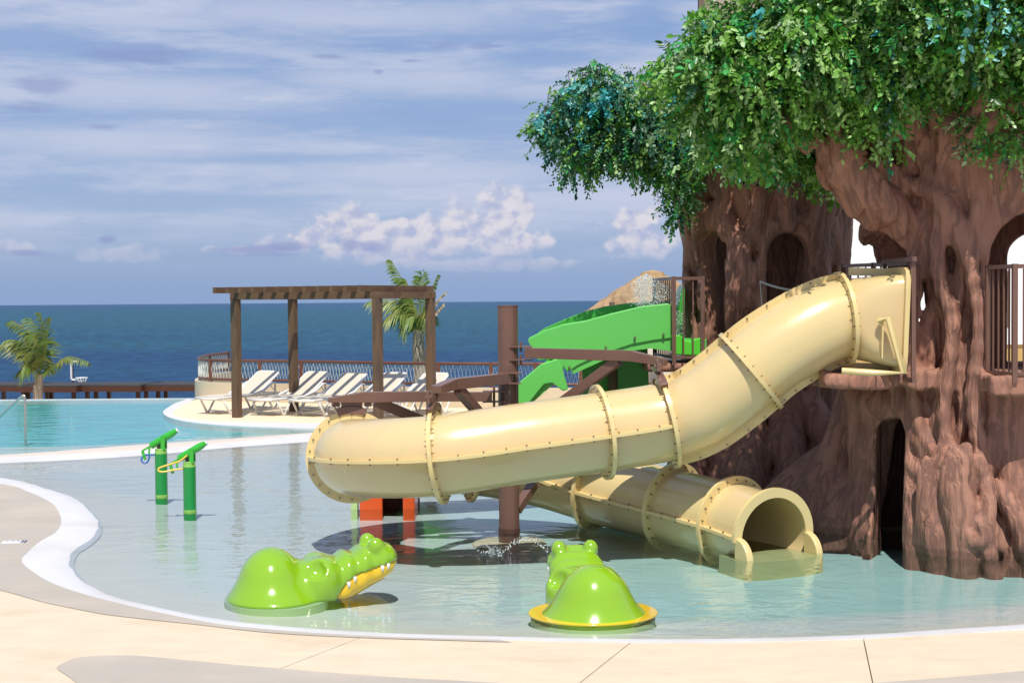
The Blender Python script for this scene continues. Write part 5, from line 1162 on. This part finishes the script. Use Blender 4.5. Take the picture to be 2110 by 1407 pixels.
# far crown
fb = [(1140, 245, 42, 45, 16.0, .3), (1180, 265, 55, 60, 16.0, .4), (1190, 320, 38, 42, 16.0, .3), (1215, 205, 62, 52, 15.9, .4), (1240, 165, 42, 30, 15.9, .3), (1275, 215, 65, 55, 15.9, .45), (1250, 290, 70, 50, 15.9, .45), (1320, 280, 70, 60, 15.9, .5), (1345, 210, 50, 50, 15.9, .4), (1330, 320, 60, 36, 15.9, .35), (1390, 340, 45, 45, 15.8, .35), (1400, 400, 26, 42, 15.8, .22), (1396, 440, 10, 18, 15.8, .12), (1400, 260, 70, 60, 15.9, .5),
      (1450, 330, 60, 45, 15.7, .35), (1500, 320, 60, 40, 15.6, .35), (1480, 240, 80, 70, 15.8, .5), (1560, 300, 70, 45, 15.6, .4), (1560, 200, 90, 80, 15.9, .6), (1640, 290, 80, 60, 15.7, .5), (1700, 260, 70, 60, 16.0, .5), (1540, 100, 90, 70, 16.2, .6), (1640, 160, 90, 90, 16.2, .6), (1516, 372, 14, 22, 15.5, .12), (1405, 180, 40, 50, 16, .35), (1620, 250, 110, 60, 15.0, .35), (1690, 320, 50, 36, 15.5, .3), (1600, 200, 110, 90, 14.5, .4), (1690, 240, 80, 90, 14.7, .4), (1640, 120, 110, 80, 14.0, .5), (1550, 130, 90, 60, 14.3, .4), (1600, 60, 100, 70, 14.6, .45), (1680, 40, 110, 70, 14.5, .45), (1750, 80, 90, 70, 14.7, .4), (1640, -50, 110, 80, 14.2, .5), (1740, -60, 110, 80, 14.2, .5), (1650, 140, 100, 60, 14.9, .4), (1580, 160, 80, 60, 15.0, .4), (1700, 180, 80, 60, 15.1, .35)]  # includes forward lobes hidden by the near crown, added to shade this trunk
blue2 = [(1215, 190, 34, 15.6), (1240, 200, 30, 15.6), (1190, 205, 26, 15.6), (1370, 190, 30, 15.6), (1390, 175, 24, 15.6), (1180, 280, 16, 15.6), (1370, 280, 18, 15.5), (1390, 300, 18, 15.5), (1490, 325, 26, 15.4), (1470, 335, 20, 15.4), (1130, 235, 14, 15.7), (1520, 330, 20, 15.4), (1120, 245, 16, 15.7)]
foliage(pt2, b2_, fb, 8200, .056, lambda c: np.where(c[:, 2] > 3.9, .62, .35), blue2, 33, [.22, .16, .20, .10, .16, .04, .12])

# ================================================================== RAILINGS, net, ropes
def railing(label, pts, z0, z1, sp=.085, posts=None, group='brown balcony railings'):
    b_ = Vector((pts[0][0], pts[0][1], z0)); t = thing('balcony_railing', label, 'railing', b_, 0, None)
    q = [Vector((x_, y_, 0)) for x_, y_ in pts]; H_ = z1 - z0
    for i in range(len(q) - 1):
        a, c = q[i] - q[0], q[i + 1] - q[0]; MB().beam(a + Vector((0, 0, H_ - .02)), c + Vector((0, 0, H_ - .02)), .04, .035).build('top_rail', m_brown, t); MB().beam(a + Vector((0, 0, .03)), c + Vector((0, 0, .03)), .03, .03).build('bottom_rail', m_brown, t)
        n = max(1, int(round((c - a).length / sp)))
        for k in range(1, n):
            p_ = a.lerp(c, k / n); MB().beam(p_ + Vector((0, 0, .046)), p_ + Vector((0, 0, H_ - .039)), .014, .014).build('baluster', m_brown, t)
    for p_ in q: MB().beam(p_ - q[0] - Vector((0, 0, .05)), p_ - q[0] + Vector((0, 0, H_ + .002)), .042, .042).build('post', m_brown, t)
    return t
zt = P(1400, 570, 15.6).z; zb = P(1400, 742, 15.6).z
def xy(px, d): return ((px - 1055) / FOC * d, d)
railing('brown balcony railing at the farther play tree behind the green slide', [xy(1349, 16.6), xy(1389, 15.6), xy(1448, 15.65)], zb, zt, .10)
railing('brown railing on the ledge behind the mouth of the cream tube slide', [xy(1738, 14.4), xy(1800, 14.0), xy(1880, 13.5)], P(1800, 700, 13.9).z, P(1810, 541, 13.9).z, .12)
railing('brown balcony railing on the near play tree over the shaded wall', [xy(2036, 12.42), xy(2091, 12.06), (5.22, 12.12), (5.42, 12.42)], P(2060, 776, 12.2).z, P(2060, 545, 12.2).z, .078)
fr_ = thing('slide_mount_frame', 'brown square steel frame holding the mouth of the tube slide', 'frame', (path[0].x + .05, path[0].y, path[0].z))
for sy in (-1, 1): MB().beam((0, sy * .475, -.52), (0, sy * .475, .52), .035, .035).build('post', m_brown, fr_)
MB().beam((0, -.52, .54), (0, .52, .54), .04, .04).build('rail', m_brown, fr_); MB().beam((0, -.52, -.52), (0, .52, -.52), .04, .04).build('rail', m_brown, fr_)
# yellow safety net
nm = mat('yellow_netting', (.60, .42, .10), .8); q0 = P(1878, 600, 13.2); nt_ = thing('safety_net', 'strip of yellow knotted netting between the slide frame and the near trunk', 'net', (q0.x, q0.y, 1.6))
for sg in (1, -1):
    for k in range(-9, 24):
        a = Vector((0, k * .05, 0)); b_ = a + Vector((0, sg * .45, .9)); y0, y1 = sorted((a.y, b_.y))
        pts = []
        for f in np.linspace(0, 1, 10):
            p_ = a.lerp(b_, f)
            if 0 <= p_.y <= .7: pts.append(p_)
        if len(pts) > 1: MB().tube(pts, .006, 4).build('cord', nm, nt_)
# rope across the far tree doorway
a = P(1566, 580, 15.55); b_ = P(1640, 600, 15.5); rp = thing('barrier_rope', 'pale grey twisted rope slung across the doorway of the farther play tree', 'rope', a)
C = catmull([Vector((0, 0, 0)), Vector((.12, 0, -.045)), Vector((.27, -.02, -.085)), Vector((.42, -.03, -.10))], 10)
MB().tube(C, [.015 if i % 2 else .011 for i in range(len(C))], 8).build('rope', m_rope, rp, smooth=True)
MB().tube([Vector((0, 0, 0)), Vector((.02, 0, -.25)), Vector((.025, 0, -.5))], .005, 5).build('cord', m_rope, rp)
